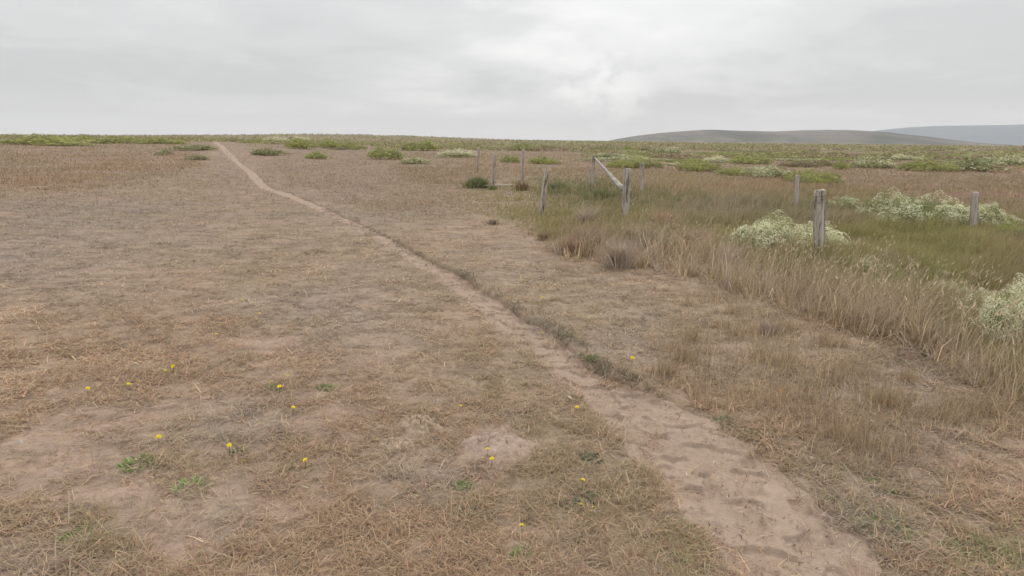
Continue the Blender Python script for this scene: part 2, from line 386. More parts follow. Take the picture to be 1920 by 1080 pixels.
# the worn path, a trodden sheet lying in its channel
sarc = np.unique(np.r_[np.linspace(0, 9, 1300), np.linspace(9, 30, 700), np.linspace(30, tt[-1], 500)])
uu = np.linspace(-1.5, 1.5, 90)
cx = np.interp(sarc, tt, PC[:, 0]); cy = np.interp(sarc, tt, PC[:, 1])
nx = np.interp(sarc, tt, nor[:, 0]); ny = np.interp(sarc, tt, nor[:, 1]); hwv = np.interp(sarc, tt, HW)
PX = cx[:, None] + nx[:, None] * hwv[:, None] * uu; PY = cy[:, None] + ny[:, None] * hwv[:, None] * uu
hn = H(PX, PY, core=False)
_, sabs, _, _ = chan(PX, PY)
fp = fbm(PX / .13 + 3 * fbm(PX / .4, PY / .4, 140, 2), PY / .13, 141, 2)
micro = (fbm(PX / .17, PY / .17, 130, 3) - .5) * .05 - .026 * sst(.5, .58, fp) + .006 * sst(.44, .5, fp) + (fbm(PX / .045, PY / .045, 133, 2) - .5) * .016
PZ = hn + micro * (1 - .7 * sst(3, 9, sarc))[:, None] * (1 - sst(.8, 1.1, sabs)) - 0.045 * sst(1.0, 1.2, sabs) - .003
path = link_mesh('path', grid_mesh('path', np.stack([PX, PY, PZ], -1)), MAT_SAND)
tag(path, kind='structure')

# ------------------------------------------------------------------ far hills
def hill(name, pts, r0, r1, rp, mat, seed, amp=.06):
    pts = np.array(pts, float)
    cols = 420; rows = 90
    px = np.linspace(pts[0, 0], pts[-1, 0], cols); py = np.interp(px, pts[:, 0], pts[:, 1])
    k = np.ones(9) / 9; py = np.convolve(np.pad(py, 4, 'edge'), k, 'valid')
    d = px_ray(px, py); az = np.arctan2(d[:, 0], d[:, 1]); el = d[:, 2] / np.hypot(d[:, 0], d[:, 1])
    hp = np.maximum(CAM_H + el * rp, -3)
    r = np.linspace(r0, r1, rows); sh = np.where(r < rp, sst(r0, rp, r), sst(r1, rp, r))
    x = np.sin(az)[None] * r[:, None]; y = np.cos(az)[None] * r[:, None]
    n = fbm(x / 420, y / 420, seed, 5)
    z = hp[None] * sh[:, None] * (1 + amp * 6 * (n - .5) * (1 - sh[:, None])) - 4 * (1 - sh[:, None])
    z = np.minimum(z, (CAM_H + el[None] * r[:, None]) - 0.0 * z)
    z[:, 0] = -6; z[:, -1] = -6
    o = link_mesh(name, grid_mesh(name, np.stack([x, y, z], -1)), mat); tag(o, kind='structure'); return o
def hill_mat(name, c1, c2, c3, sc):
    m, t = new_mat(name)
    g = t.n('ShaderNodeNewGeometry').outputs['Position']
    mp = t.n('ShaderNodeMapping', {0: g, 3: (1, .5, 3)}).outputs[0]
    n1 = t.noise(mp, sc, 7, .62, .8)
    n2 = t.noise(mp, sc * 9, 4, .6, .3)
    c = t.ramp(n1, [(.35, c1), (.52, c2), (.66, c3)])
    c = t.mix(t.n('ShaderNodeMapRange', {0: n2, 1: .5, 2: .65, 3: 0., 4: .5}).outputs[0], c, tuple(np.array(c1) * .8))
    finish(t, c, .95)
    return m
hill('hills', [(1060, 272), (1130, 266), (1160, 260), (1190, 255), (1240, 249), (1300, 244.5), (1330, 243), (1390, 245), (1450, 246.5), (1500, 244.5), (1550, 243.5), (1600, 244),
               (1660, 247), (1700, 252), (1740, 256), (1790, 263), (1850, 269), (1920, 273), (1990, 276)], 3000, 5200, 3900,
     hill_mat('hill_scrub', (.07, .075, .06), (.15, .13, .11), (.215, .175, .15), .004), 150)
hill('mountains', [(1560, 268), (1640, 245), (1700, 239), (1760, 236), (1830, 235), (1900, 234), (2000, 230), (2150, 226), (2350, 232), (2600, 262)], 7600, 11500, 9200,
     hill_mat('mountain_haze_blue', (.155, .185, .22), (.17, .2, .23), (.19, .21, .24), .002), 160)  # blue of the distant haze is painted into the slope colours

# ------------------------------------------------------------------ grass
def blades(name, x, y, z, az, L, wd, lean, bend, col, tipcol=None, mat=None, seg3=False, face=None):
    N = len(x)
    d = np.stack([np.cos(az), np.sin(az), np.zeros(N)], 1)
    fa = az + math.pi / 2 + (rng.uniform(-.7, .7, N) if face is None else face)
    s = np.stack([np.cos(fa), np.sin(fa), np.zeros(N)], 1) * (wd / 2)[:, None]
    B = np.stack([x, y, z], 1)
    e1 = lean; e2 = np.clip(lean + bend, 0, 2.2)
    upv = np.array([0, 0, 1.0])
    P1 = B + (L * .5)[:, None] * (d * np.sin(e1)[:, None] + upv * np.cos(e1)[:, None])
    P2 = P1 + (L * .5)[:, None] * (d * np.sin(e2)[:, None] + upv * np.cos(e2)[:, None])
    V = np.stack([B - s, B + s, P1 - s * .85, P1 + s * .85, P2], 1)
    tc_ = col if tipcol is None else tipcol
    C = np.stack([col, col, (col + tc_) / 2, (col + tc_) / 2, tc_], 1)
    i = np.arange(N)[:, None] * 5
    lo = (i + np.array([0, 1, 3, 2, 2, 3, 4])).ravel()
    st = (np.arange(N)[:, None] * 7 + np.array([0, 4])).ravel(); to = np.tile([4, 3], N)
    me = np_mesh(name, V.reshape(-1, 3), lo, st, to, C.reshape(-1, 3))
    return link_mesh(name, me, mat or MAT_GRASS)
def pick(wt, sharp=1.3):
    w_ = np.maximum(wt, 0) ** sharp; c = np.cumsum(w_, -1); c /= c[:, -1:]
    return (rng.random(len(wt))[:, None] > c).sum(-1).clip(0, 6)
# -- the trodden short turf and its litter
N = 1150000
px = rng.uniform(-420, 2340, N); v = rng.random(N)
hy = 262 + (px - 960) * .0104
py = hy + 4 + (1500 - hy) * v ** 1.12
x, y = g0(px, py)
r = np.hypot(x, y); m = (r < 260) & (r > .8)
x, y, r = x[m], y[m], r[m]
x = x + rng.normal(0, .01, len(x)) * r; y = y + rng.normal(0, .01, len(x)) * r
dr, s, ss, arc = chan(x, y); b = bare(x, y)
clump = fbm(x / .13, y / .13, 170, 3); patch = fbm(x / .7, y / .7, 175, 3)
apron = np.exp(-np.maximum(s - 1, 0) / .35) * (arc < arc_lip) * .8 * fbm(x / .3, y / .3, 177, 2)
b = np.clip(b + apron, 0, 1)
p = (1 - .9 * b) * (.15 + .85 * sst(.36, .6, clump)) * (.6 + .4 * sst(.3, .6, patch))
p = np.where(s < 1.05, p * (.04 + .3 * sst(9, 40, r) + .75 * sst(.56, .68, fbm(x / .3, y / .3, 185, 3)) * sst(.15, .8, s)) + .3 * sst(.6, 1.05, s) * p, p)
for mx, my, mr, mh in [tuple(map(float, g0(787, 806))) + (.14, 0), tuple(map(float, g0(748, 834))) + (.09, 0), tuple(map(float, g0(925, 842))) + (.2, 0)]:
    p = p * (1 - .93 * (np.hypot(x - mx, y - my) < mr * (.6 + .8 * fbm(x / .07, y / .07, 179, 2))))
m = rng.random(len(x)) < p
x, y, r, b, ss, s, arc_ = x[m], y[m], r[m], b[m], ss[m], s[m], arc[m]; clump = clump[m]
N = len(x)
wt = to_world_fields(x, y); k = pick(wt)
colr = (PAL[k] * .55 + mixcol(wt) * .45) * (1.5 - .42 * sst(5, 22, r))[:, None]
colr = colr * np.exp(rng.normal(.0, .21, N) * (1 - .25 * sst(10, 35, r)) + 1.1 * (fbm(x / .45, y / .3, 182, 3) - .5) * sst(3, 8, r))[:, None] * (1 + rng.normal(0, .04, (N, 3)))
pale = rng.random(N) < .035
colr[pale] = np.array([.62, .52, .39]) * rng.uniform(.8, 1.1, (pale.sum(), 1))
L = rng.gamma(2.6, .0145, N) * (1 + .02 * r) + .012
wd = .0009 + .0009 * r * rng.uniform(.6, 1.2, N) + rng.uniform(0, .0008, N)
lean = np.clip(rng.normal(1.3, .2, N) - .45 * sst(9, 30, r), .2, 1.53)
upright = (k >= 3) & (k != 5) & (rng.random(N) < .22)
lean[upright] = rng.uniform(.4, 1.1, upright.sum())
# edge tufts along the right lip hang over the path
lip = (ss > .98) & (ss < 1.7) & (arc_ > arc_lip) & (fbm(x / .5, y / .5, 178, 2) > .4)
lean[lip] = rng.uniform(.6, 1.3, lip.sum()); L[lip] *= 1.15
lc = np.array([.235, .21, .15]); dk = lip & (rng.random(N) < .75) & (arc_ < 16); L[dk] *= 1.15; colr[dk] = 1.05 * lc * np.exp(rng.normal(0, .25, dk.sum()))[:, None]
bend = rng.uniform(-.1, .7, N)
long = (rng.random(N) < .005) & (r < 12); L[long] = rng.uniform(.09, .2, long.sum()); colr[long] = np.array([.62, .51, .37]); wd[long] *= 1.2
z = H(x, y) + rng.uniform(0, .012, N) * (s > 1)
z = np.where(s < 1, H(x, y, False) + .006, z)
az = rng.uniform(0, 2 * math.pi, N)
tag(blades('short_grass', x, y, z, az, L, wd, lean, bend, colr), 'short trodden dry grass and straw litter covering the meadow floor on both sides of the path', 'grass', kind='stuff')
print('short blades', N)

# -- the rank grass along the old fence
def inpoly(px, py, poly):
    poly = np.array(poly, float); c = np.zeros(px.shape, bool); j = len(poly) - 1
    for i in range(len(poly)):
        xi, yi = poly[i]; xj, yj = poly[j]
        t = ((yi > py) != (yj > py)) & (px < (xj - xi) * (py - yi) / (yj - yi + 1e-12) + xi); c ^= t; j = i
    return c
def scatter(poly, n):
    poly = np.array(poly, float); mn = poly.min(0); mx = poly.max(0)
    a = rng.uniform(mn[0], mx[0], n * 3); b_ = rng.uniform(mn[1], mx[1], n * 3)
    m_ = inpoly(a, b_, poly); a, b_ = a[m_][:n], b_[m_][:n]
    x_, y_ = g0(a, b_); rr_ = np.hypot(x_, y_)
    return a + 0 * a, b_, x_ + rng.normal(0, .012, len(a)) * rr_, y_ + rng.normal(0, .012, len(a)) * rr_
# meadow behind the bank: knee-high, olive to brown
MEAD = [(780, 352), (870, 330), (1000, 322), (1180, 318), (1300, 326), (1480, 342), (1640, 362), (1760, 380), (1930, 418), (2400, 480), (2400, 980), (1990, 800), (1850, 690), (1600, 560), (1380, 500), (1180, 470),
        (1020, 450), (950, 415), (860, 380)]
px, py, x, y = scatter(MEAD, 210000)
N = len(x); r = np.hypot(x, y)
cl = sst(.2, .8, fbm(x / .9, y / .9, 200, 3))
MB_ = [(1080, 360, 90, 26, 6, 2.5), (990, 370, 70, 20, 3, 1), (1240, 385, 80, 25, 6, 1.8), (1350, 395, 120, 20, 2, 1.5), (1420, 350, 200, 16, 5, 1.8), (1300, 345, 100, 12, 0, 1), (1480, 400, 90, 20, 6, 1.2), (1600, 420, 200, 16, 2, 1.2),
       (1750, 470, 170, 40, 4, 1.6), (1750, 475, 160, 36, 3, 2.4), (1660, 480, 120, 30, 3, 2), (1880, 480, 60, 40, 1, 1.4), (1800, 500, 80, 30, 3, 1), (1720, 540, 80, 25, 4, .9), (870, 360, 70, 18, 3, 1.4), (1150, 420, 90, 20, 3, 1.3), (940, 385, 90, 20, 3, 1.0), (1900, 640, 80, 60, 3, 2.0), (1400, 440, 60, 20, 3, 1.6), (1700, 395, 80, 14, 2, .8)]
ppx, ppy = w2px(x, y)
wt = np.zeros((N, 7)); wt[:, 0] = .5; wt[:, 1] = .15 + .6 * sst(.55, .75, fbm(x / 2, y / 2, 210, 3)); wt[:, 2] = .35; wt[:, 3] = .9; wt[:, 4] = .25; wt[:, 5] = .25; wt[:, 6] = .15
for bx, by, ax, ay, kk, st in MB_: wt[:, kk] += 2.6 * st * np.exp(-(((ppx - bx) / ax) ** 2 + ((ppy - by) / ay) ** 2))
k = pick(wt, 1.2)
MP = np.array([[.44, .36, .2], [.42, .29, .17], [.37, .32, .25], [.35, .33, .125], [.30, .34, .10], [.42, .30, .2], [.17, .20, .085]])
colr = (MP[k] * .5 + .5 * (lambda q: (q / q.sum(-1, keepdims=True)) @ MP)(wt ** 1.4)) * np.exp(rng.normal(-.02, .2, N))[:, None]
edge = sst(.0, 1.0, np.minimum((ppy - 318) / 40, 1))
L = (.10 + .20 * edge * (.2 + 1.5 * cl)) * rng.uniform(.6, 1.25, N)
L = L * (.3 + .7 * sst(880, 1180, ppx)) * (1 - .5 * sst(1740, 1860, ppx) * sst(500, 560, ppy))
str_ = sst(.58, .7, fbm(x / .5, y / .5, 240, 3))[:, None]; colr = colr * (1 - .7 * str_) + np.array([.46, .38, .25]) * .7 * str_ * np.exp(rng.normal(0, .2, N))[:, None]
keep = rng.random(N) < (.25 + .75 * sst(880, 1040, ppx + 60 * (cl - .5)) + .0 * r); 
wd = .002 + .00085 * r * rng.uniform(.6, 1.3, N)
wind = R(10)
az = wind + rng.normal(0, 1.1, N); lean = np.abs(rng.normal(.28, .25, N)); bend = rng.uniform(.1, .9, N)
x, y, L, wd, colr, r, ppx, ppy = x[keep], y[keep], L[keep], wd[keep], colr[keep], r[keep], ppx[keep], ppy[keep]; az, lean, bend = az[keep], lean[keep], bend[keep]
z = H(x, y) - .01
tip = colr * .6 + np.array([.48, .38, .26]) * .4
o = blades('meadow_grass', x, y, z, az, L, wd, lean, bend, colr, tip, MAT_TALL)
tag(o, 'knee high olive and brown meadow grass growing around and behind the leaning fence posts', 'grass', kind='stuff')
# rough grass of the open field farther off, ankle to shin high
px, py, x, y = scatter([(700, 290), (840, 270), (1120, 268), (1500, 272), (2100, 280), (2500, 290), (2500, 500), (1930, 425), (1640, 368), (1300, 336), (1000, 330), (800, 352)], 170000)
pl = scatter([(-500, 258), (0, 262), (385, 274), (400, 310), (300, 340), (150, 360), (-500, 440)], 80000)
pm = scatter([(440, 275), (900, 275), (900, 400), (760, 420), (640, 380), (500, 320)], 50000)
ql = scatter([(-500, 300), (380, 320), (420, 420), (500, 560), (-500, 640)], 50000)
grp = np.concatenate([np.zeros(len(x)), np.ones(len(pl[2])), np.full(len(pm[2]), 2)])
x = np.concatenate([x, pl[2], pm[2]]); y = np.concatenate([y, pl[3], pm[3]]); N = len(x); r = np.hypot(x, y)
ppx, ppy = w2px(x, y)
cA = fbm(x / 2.2, y / 2.2, 250, 4); cB = fbm(x / 6, y / 6, 255, 3); cC = fbm(x / .9, y / .9, 258, 3)
br = np.array([.37, .265, .195]); tn_ = np.array([.40, .31, .21]); ol_ = np.array([.33, .295, .15]); ru_ = np.array([.40, .265, .165]); gy = np.array([.35, .29, .24])
olw = np.where(grp == 0, .5 + 1.2 * sst(320, 285, ppy), np.where(grp == 1, .25, .25)) * sst(.35, .65, cA) * 2
W5 = np.stack([.7 + 0 * x, .5 * sst(.4, .6, cC) + .3, olw, np.where(grp == 1, 1.3, .35) * sst(.4, .65, cB), .35 * sst(.4, .6, cA) + np.where(grp == 2, .3, 0)], 1)
PW = np.stack([br, tn_, ol_, ru_, gy])
cum = np.cumsum(W5, 1); kk_ = (rng.random(N)[:, None] * cum[:, -1:] > cum).sum(1).clip(0, 4)
colr = (PW[kk_] * .35 + .65 * (W5 / W5.sum(1, keepdims=True)) @ PW) * np.exp(rng.normal(-.03, .16, N))[:, None] * 1.12
L = np.where(grp == 2, .05 + .05 * cC, .09 + .15 * sst(.3, .7, cC)) * rng.uniform(.5, 1.2, N)
L = L * np.where(grp == 1, .3 + .7 * sst(385, 315, ppy + 70 * (cA - .5)), 1.0)
d_, sg_, ar_, hw_ = path_sd(x, y)
kp = (rng.random(N) < np.where(grp == 1, 1 - .9 * sst(320, 390, ppy + 90 * (cA - .5)), np.where(grp == 2, .5, 1))) & (d_ > hw_ * 1.5 + .02 * r + 1.6 * sst(22, 45, ar_) * cC) & (rng.random(N) < .35 + .65 * sst(.35, .6, cA))
x, y, r, colr, L, N = x[kp], y[kp], r[kp], colr[kp], L[kp], int(kp.sum())
o = blades('field_grass', x, y, H(x, y) - .01, rng.uniform(0, 6.28, N), L, .0015 + .00105 * r * rng.uniform(.6, 1.3, N), np.abs(rng.normal(.65, .35, N)), rng.uniform(.1, .8, N), colr, None, MAT_TALL)
tag(o, 'rough brown and olive grass of the open field on both sides of the far path', 'grass', kind='stuff')
# bank of tall straw along the turf's edge
BANK = [(1030, 462), (1075, 490), (1250, 506), (1400, 548), (1550, 610), (1680, 648), (1790, 692), (1900, 755), (2050, 850), (2300, 1010), (2300, 960), (2050, 810), (1900, 720), (1790, 658), (1640, 580), (1480, 520), (1300, 468), (1180, 450), (1080, 436)]
px, py, x, y = scatter(BANK, 80000)
N = len(x)
# gather the stems into tussocks
ct = rng.integers(0, N, 420); tx, ty = x[ct], y[ct]; trs = np.hypot(tx, ty)
ti = rng.integers(0, 420, N); use = rng.random(N) < .86
ang_ = rng.uniform(0, 6.28, N); rd = np.abs(rng.normal(0, .13, N))
x = np.where(use, tx[ti] + rd * np.cos(ang_), x); y = np.where(use, ty[ti] + rd * np.sin(ang_), y)
thh = rng.uniform(.45, 1.3, 420)[ti] * (.6 + .8 * fbm(x / 1.1, y / 1.1, 230, 3))
r = np.hypot(x, y); ppx, ppy = w2px(x, y)
tint = rng.random((420,))[ti]
base = np.where(tint[:, None] < .2, np.array([.35, .27, .195]), np.where(tint[:, None] < .6, np.array([.39, .315, .21]), np.where(tint[:, None] < .8, GREY * 1.15, OLIVE * 1.05)))
colr = base * 1.5 * np.exp(rng.normal(0, .3, N))[:, None]
dz = np.exp(-(((ppx - 1540) / 70) ** 2 + ((ppy - 540) / 60) ** 2))
colr = colr * (1 - .5 * dz[:, None]) + OLIVE * .9 * .5 * dz[:, None]
L = (.40 + .16 * sst(1000, 1300, ppx)) * thh * rng.uniform(.45, 1.15, N)
wd = .0018 + .0008 * r * rng.uniform(.5, 1.2, N)
az = np.where(use, ang_, wind) * 1.0; az = np.where(rng.random(N) < .35, R(25) + rng.normal(0, .9, N), az)
lean = np.abs(rng.normal(.28, .28, N)) + rd * 2.2 * use; bend = rng.uniform(.25, 1.3, N)
z = H(x, y) - .01
tip = colr * .5 + np.array([.55, .44, .33]) * .5
L = L * (1 - .45 * sst(1640, 1860, ppx))
in_ = rng.random(N) < .35 + .65 * sst(.35, .6, fbm(x / .45, y / .45, 231, 2)); L = np.where(in_, L, L * .45)
lowc = colr * .8 + np.array([.26, .21, .12]) * .2
o = blades('tall_grass', x, y, z, az, L, wd, lean, bend, lowc, tip, MAT_TALL)
tag(o, 'tall pale straw grass in a leaning band along the right edge of the trodden turf', 'grass', kind='stuff')
# crumbs and dark litter trodden into the path
n = 9000
a_ = rng.uniform(0, 16, n) ** 1.0; q = rng.uniform(-1.05, 1.05, n)
bx_ = np.interp(a_, tt, PC[:, 0]) + np.interp(a_, tt, nor[:, 0]) * np.interp(a_, tt, HW) * q
by_ = np.interp(a_, tt, PC[:, 1]) + np.interp(a_, tt, nor[:, 1]) * np.interp(a_, tt, HW) * q
kp = fbm(bx_ / .12, by_ / .12, 320, 2) > .5; bx_, by_ = bx_[kp], by_[kp]; n = len(bx_); rb = np.hypot(bx_, by_)
cb = np.where((rng.random(n) < .75)[:, None], np.array([.15, .105, .075]), np.array([.55, .45, .33])) * np.exp(rng.normal(0, .2, n))[:, None]
o = blades('path_litter', bx_, by_, H(bx_, by_, False) + .006, rng.uniform(0, 6.28, n), rng.uniform(.008, .028, n), .003 + .0006 * rb, rng.uniform(1.1, 1.5, n), rng.uniform(0, .3, n), cb)
tag(o, 'dark crumbs and straw bits trodden into the sandy path', 'litter', kind='stuff')
# tall stems with seed heads standing out of both
px, py, x, y = scatter([(1040, 450), (1250, 500), (1550, 600), (1800, 690), (2100, 900), (2100, 800), (1850, 600), (1560, 480), (1250, 440), (1080, 420)], 2600)
N = len(x); r = np.hypot(x, y); hz_ = rng.uniform(.38, .62, N); az = R(20) + rng.normal(0, 1.0, N); ln = np.abs(rng.normal(.25, .15, N)); bd = rng.uniform(.2, .8, N)
z = H(x, y) - .01
sc_ = np.array([.62, .50, .36]) * np.exp(rng.normal(0, .18, N))[:, None]
tx_ = x + hz_ * .5 * np.cos(az) * (np.sin(ln) + np.sin(ln + bd)); ty_ = y + hz_ * .5 * np.sin(az) * (np.sin(ln) + np.sin(ln + bd)); tz_ = z + hz_ * .5 * (np.cos(ln) + np.cos(ln + bd))
f2 = lambda a: np.concatenate([a, a])
hl = rng.uniform(.04, .08, N)
o = blades('seed_stems', np.r_[x, tx_], np.r_[y, ty_], np.r_[z, tz_ - .01], f2(az), np.r_[hz_, hl], np.r_[.0012 + .0005 * r, .006 + .0006 * r], np.r_[ln, ln + bd], np.r_[bd, np.full(N, .5)], f2(sc_), None, MAT_TALL)
tag(o, 'scattered pale stems with seed heads rising above the tall straw grass', 'grass', kind='stuff')
# sparse upright tufts on the right-hand turf
TU = [(1340, 560), (1280, 730), (1450, 600), (1500, 740), (1640, 740), (1700, 720), (1810, 750), (1880, 800), (1560, 770), (1750, 700), (1320, 680), (1420, 760), (1000, 440), (1300, 640), (1840, 780), (1600, 700), (1790, 730), (1660, 760), (1730, 760), (1380, 590), (1890, 730), (1470, 620)]
TU = TU + [(rng.uniform(1230, 1900), rng.uniform(560, 860)) for _ in range(60)]; TU = [t for t in TU if t[1] > 480 + .42 * (t[0] - 1150)]
xs = []; ys = []
for (a, b_) in TU:
    cx_, cy_ = g0(a, b_); n = int(rng.uniform(25, 170)); sg2 = rng.uniform(.04, .2)
    xs.append(cx_ + rng.normal(0, sg2, n)); ys.append(cy_ + rng.normal(0, sg2, n))
x = np.concatenate(xs); y = np.concatenate(ys); d_, _, _, hw_ = path_sd(x, y); kp = d_ > hw_ * 1.4; x = x[kp]; y = y[kp]; N = len(x); r = np.hypot(x, y)
colr = 1.35 * (STRAW * .55 + OLIVE * .45) * np.exp(rng.normal(-.05, .22, N))[:, None]
o = blades('wispy_grass', x, y, H(x, y), rng.uniform(0, 6.28, N), rng.uniform(.06, .2, N), .0018 + .0006 * r, np.abs(rng.normal(.3, .25, N)), rng.uniform(.1, .8, N), colr)
tag(o, 'sparse upright wisps of grass on the turf between path and tall grass band', 'grass', kind='stuff')

# ------------------------------------------------------------------ shrubs
LIME = np.array([.46, .475, .18]); LIME2 = np.array([.36, .365, .175]); SAGE = np.array([.33, .345, .19]); CREAM = np.array([.82, .81, .60]); OLV = np.array([.36, .33, .18]); BRN = np.array([.33, .26, .19])
KIND = {'lime': (LIME, LIME2, 0.0), 'mixed': (LIME2, SAGE, .45), 'white': (SAGE, LIME2, .92), 'olive': (OLV, SAGE, .08), 'brown': (BRN, OLV, .05), 'sage': (SAGE * 1.05, LIME2, .55)}
def leaf_cloud(P, Nn, size, col):
    """small leaf shaped faces at P, facing roughly along Nn"""
    n = len(P)
    a = rng.normal(size=(n, 3)); t = np.cross(Nn, a); t /= np.linalg.norm(t, axis=1)[:, None] + 1e-9
    b_ = np.cross(Nn, t); u = t * size[:, None]; vv = b_ * (size * .5)[:, None]
    lift = Nn * (size * .35)[:, None]
    V = np.stack([P - u, P - vv + lift * .3, P + u + lift, P + vv + lift * .3], 1).reshape(-1, 3)
    lo = np.arange(4 * n); return V, lo, np.repeat(col, 4, axis=0)
def shrub_meshes(kind, seed, nleaf, leafsize, lobes=12, flat=.42):
    """unit shrub about 1 m across, height flat: wind-clipped lobes, each a crowd of small leafy domes"""
    rg = np.random.default_rng(seed)
    c1, c2, fl = KIND[kind]
    cent = []
    for i in range(lobes):
        a = rg.uniform(0, 6.28); q = math.sqrt(rg.random()) * .38
        top = flat * (.52 + .46 * (1 - (q / .38) ** 2)) * rg.uniform(.62, 1.08)
        cent.append((q * math.cos(a), q * math.sin(a), top * .42, rg.uniform(.10, .19), top * .58))
    cent = np.array(cent)
    ns = 24                                           # sub-domes per lobe
    w_ = cent[:, 3] ** 2; w_ /= w_.sum()
    nd = lobes * ns; dl = rg.choice(lobes, nd, p=w_)
    v = rg.normal(size=(nd, 3)); v[:, 2] = np.abs(v[:, 2]) * .9 - .3; v /= np.linalg.norm(v, axis=1)[:, None]
    sc = np.stack([cent[dl, 3], cent[dl, 3], cent[dl, 4]], 1)
    DC = cent[dl, :3] + v * sc * rg.uniform(.82, 1.05, nd)[:, None]
    DN = v / sc; DN /= np.linalg.norm(DN, axis=1)[:, None]
    dr_ = rg.uniform(.026, .058, nd)
    di = rg.choice(nd, nleaf)
    q = rg.normal(size=(nleaf, 3)) + DN[di] * .9; q /= np.linalg.norm(q, axis=1)[:, None]
    P = DC[di] + q * dr_[di][:, None] * rg.uniform(.9, 1.04, nleaf)[:, None]
    P[:, 2] = np.maximum(P[:, 2], rg.uniform(.0, .03, nleaf))
    nn = q + rg.normal(0, .28, q.shape); nn /= np.linalg.norm(nn, axis=1)[:, None]
    lobe_t = np.clip(rg.random(lobes)[dl] * .6 + rg.random(nd) * .4, 0, 1)[di]
    lt = sst(.3, .7, lobe_t)[:, None]
    col = (c1 * lt + c2 * (1 - lt)) * np.exp(rg.normal(0, .16, nleaf))[:, None]
    fd = rg.random(nd) < np.clip(fl * 1.2 * (.35 + 1.1 * rg.random(lobes)[dl]), 0, 1)      # domes in bloom
    up_ = (q[:, 2] * .6 + DN[di][:, 2] * .5 + .25)
    pd = fd[di][:, None]; col = np.where(pd, col * .5 + np.array([.60, .62, .38]) * .5, col)
    isf = fd[di] & (rg.random(nleaf) < np.clip(up_ * 1.5, .1, .92))
    sz = leafsize * rg.uniform(.6, 1.25, nleaf)
    leafs = leaf_cloud(P[~isf], nn[~isf], sz[~isf], col[~isf])
    fcol = (CREAM * .92 + col[isf] * .12) * np.exp(rg.normal(0, .1, isf.sum()))[:, None]
    nf = nn[isf] * .5 + np.array([0, 0, .6]); nf /= np.linalg.norm(nf, axis=1)[:, None]
    flw = leaf_cloud(P[isf] + q[isf] * .006, nf, sz[isf] * .9, fcol)
    # woody core and twigs
    tv = []; tf = []
    for i in range(lobes):
        a = np.array([0.0, 0, 0]) + np.array([rg.uniform(-.06, .06), rg.uniform(-.06, .06), 0]); b_ = cent[i, :3]
        d = b_ - a; sd_ = np.cross(d, [0, 0, 1.0]); sd_ /= np.linalg.norm(sd_) + 1e-9; o2 = np.cross(sd_, d); o2 /= np.linalg.norm(o2)
        for fct in (0,):
            n0 = len(tv); mid = (a + b_) / 2 + np.array([0, 0, -.03])
            for pnt, w0 in ((a, .014), (mid, .010), (b_, .004)):
                for kx in range(4):
                    an = kx * math.pi / 2; tv.append(pnt + (sd_ * math.cos(an) + o2 * math.sin(an)) * w0)
            for lv in range(2):
                for kx in range(4):
                    tf.append((n0 + lv * 4 + kx, n0 + lv * 4 + (kx + 1) % 4, n0 + (lv + 1) * 4 + (kx + 1) % 4, n0 + (lv + 1) * 4 + kx))
    def mk(nm, q):
        V, lo, cc = q; f = len(lo) // 4
        return np_mesh(nm, V, lo, np.arange(f) * 4, np.full(f, 4), cc)
    wm = bpy.data.meshes.new('branches'); wm.from_pydata([tuple(q) for q in tv], [], tf); wm.update()
    return mk('foliage', leafs), (mk('blossom', flw) if isf.sum() > 10 else None), wm
MAT_TWIG = plain_mat('twig_bark', (.10, .075, .055), (.22, .18, .14), 30)
proto = {}
def shrub(px_, py_, wpx, hpx, kind, label, group=None, hi=False, seed=0, depth=1.0):
    x_, y_, z_ = gp(np.array(float(px_)), np.array(float(py_)))
    x_ = float(x_); y_ = float(y_); z_ = float(z_)
    if px_ < 480 and py_ < 300: hpx = hpx * .72
    dist = math.sqrt(x_ ** 2 + y_ ** 2); sc = wpx * dist / F; hh = hpx * dist / F
    place_shrub(x_, y_ + sc * .25, z_, sc, max(hh, .12), kind, label, group, hi, seed, depth, dist)
def place_shrub(x_, y_, z_, sc, hh, kind, label, group, hi, seed, depth, dist):
    var = seed % 3
    if hi: key = (kind, 'hi', seed)
    elif dist < 45: key = (kind, 'mid', var)
    else: key = (kind, 'lo', var)
    flat = .42
    if key not in proto:
        n, ls, lb = {'hi': (32000, .0095, 22), 'mid': (8000, .015, 20), 'lo': (3200, .024, 20)}[key[1]]
        ms = shrub_meshes(kind, 1000 + seed * 7 + len(proto), n, ls, lb, flat)
        for q, mt in zip(ms, (MAT_LEAF, MAT_LEAF, MAT_TWIG)):
            if q: q.materials.append(mt)
        proto[key] = ms
    fo, bl_, br = proto[key]
    nm = {'lime': 'green_shrub', 'mixed': 'flowering_shrub', 'white': 'white_flowered_shrub', 'sage': 'flowering_shrub', 'olive': 'olive_shrub', 'brown': 'dry_shrub'}[kind]
    e = empty(nm, (x_, y_, float(H(np.array(x_), np.array(y_))) - .02), random.uniform(0, 6.28))
    e.scale = (sc, sc * depth, hh / flat)
    tag(e, label, 'shrub', group)
    for nm2, q in (('foliage', fo), ('blossom', bl_), ('branches', br)):
        if q is None or (nm2 == 'branches' and key[1] == 'lo'): continue
        c = bpy.data.objects.new(nm2, q); COL.objects.link(c); c.parent = e
    return e
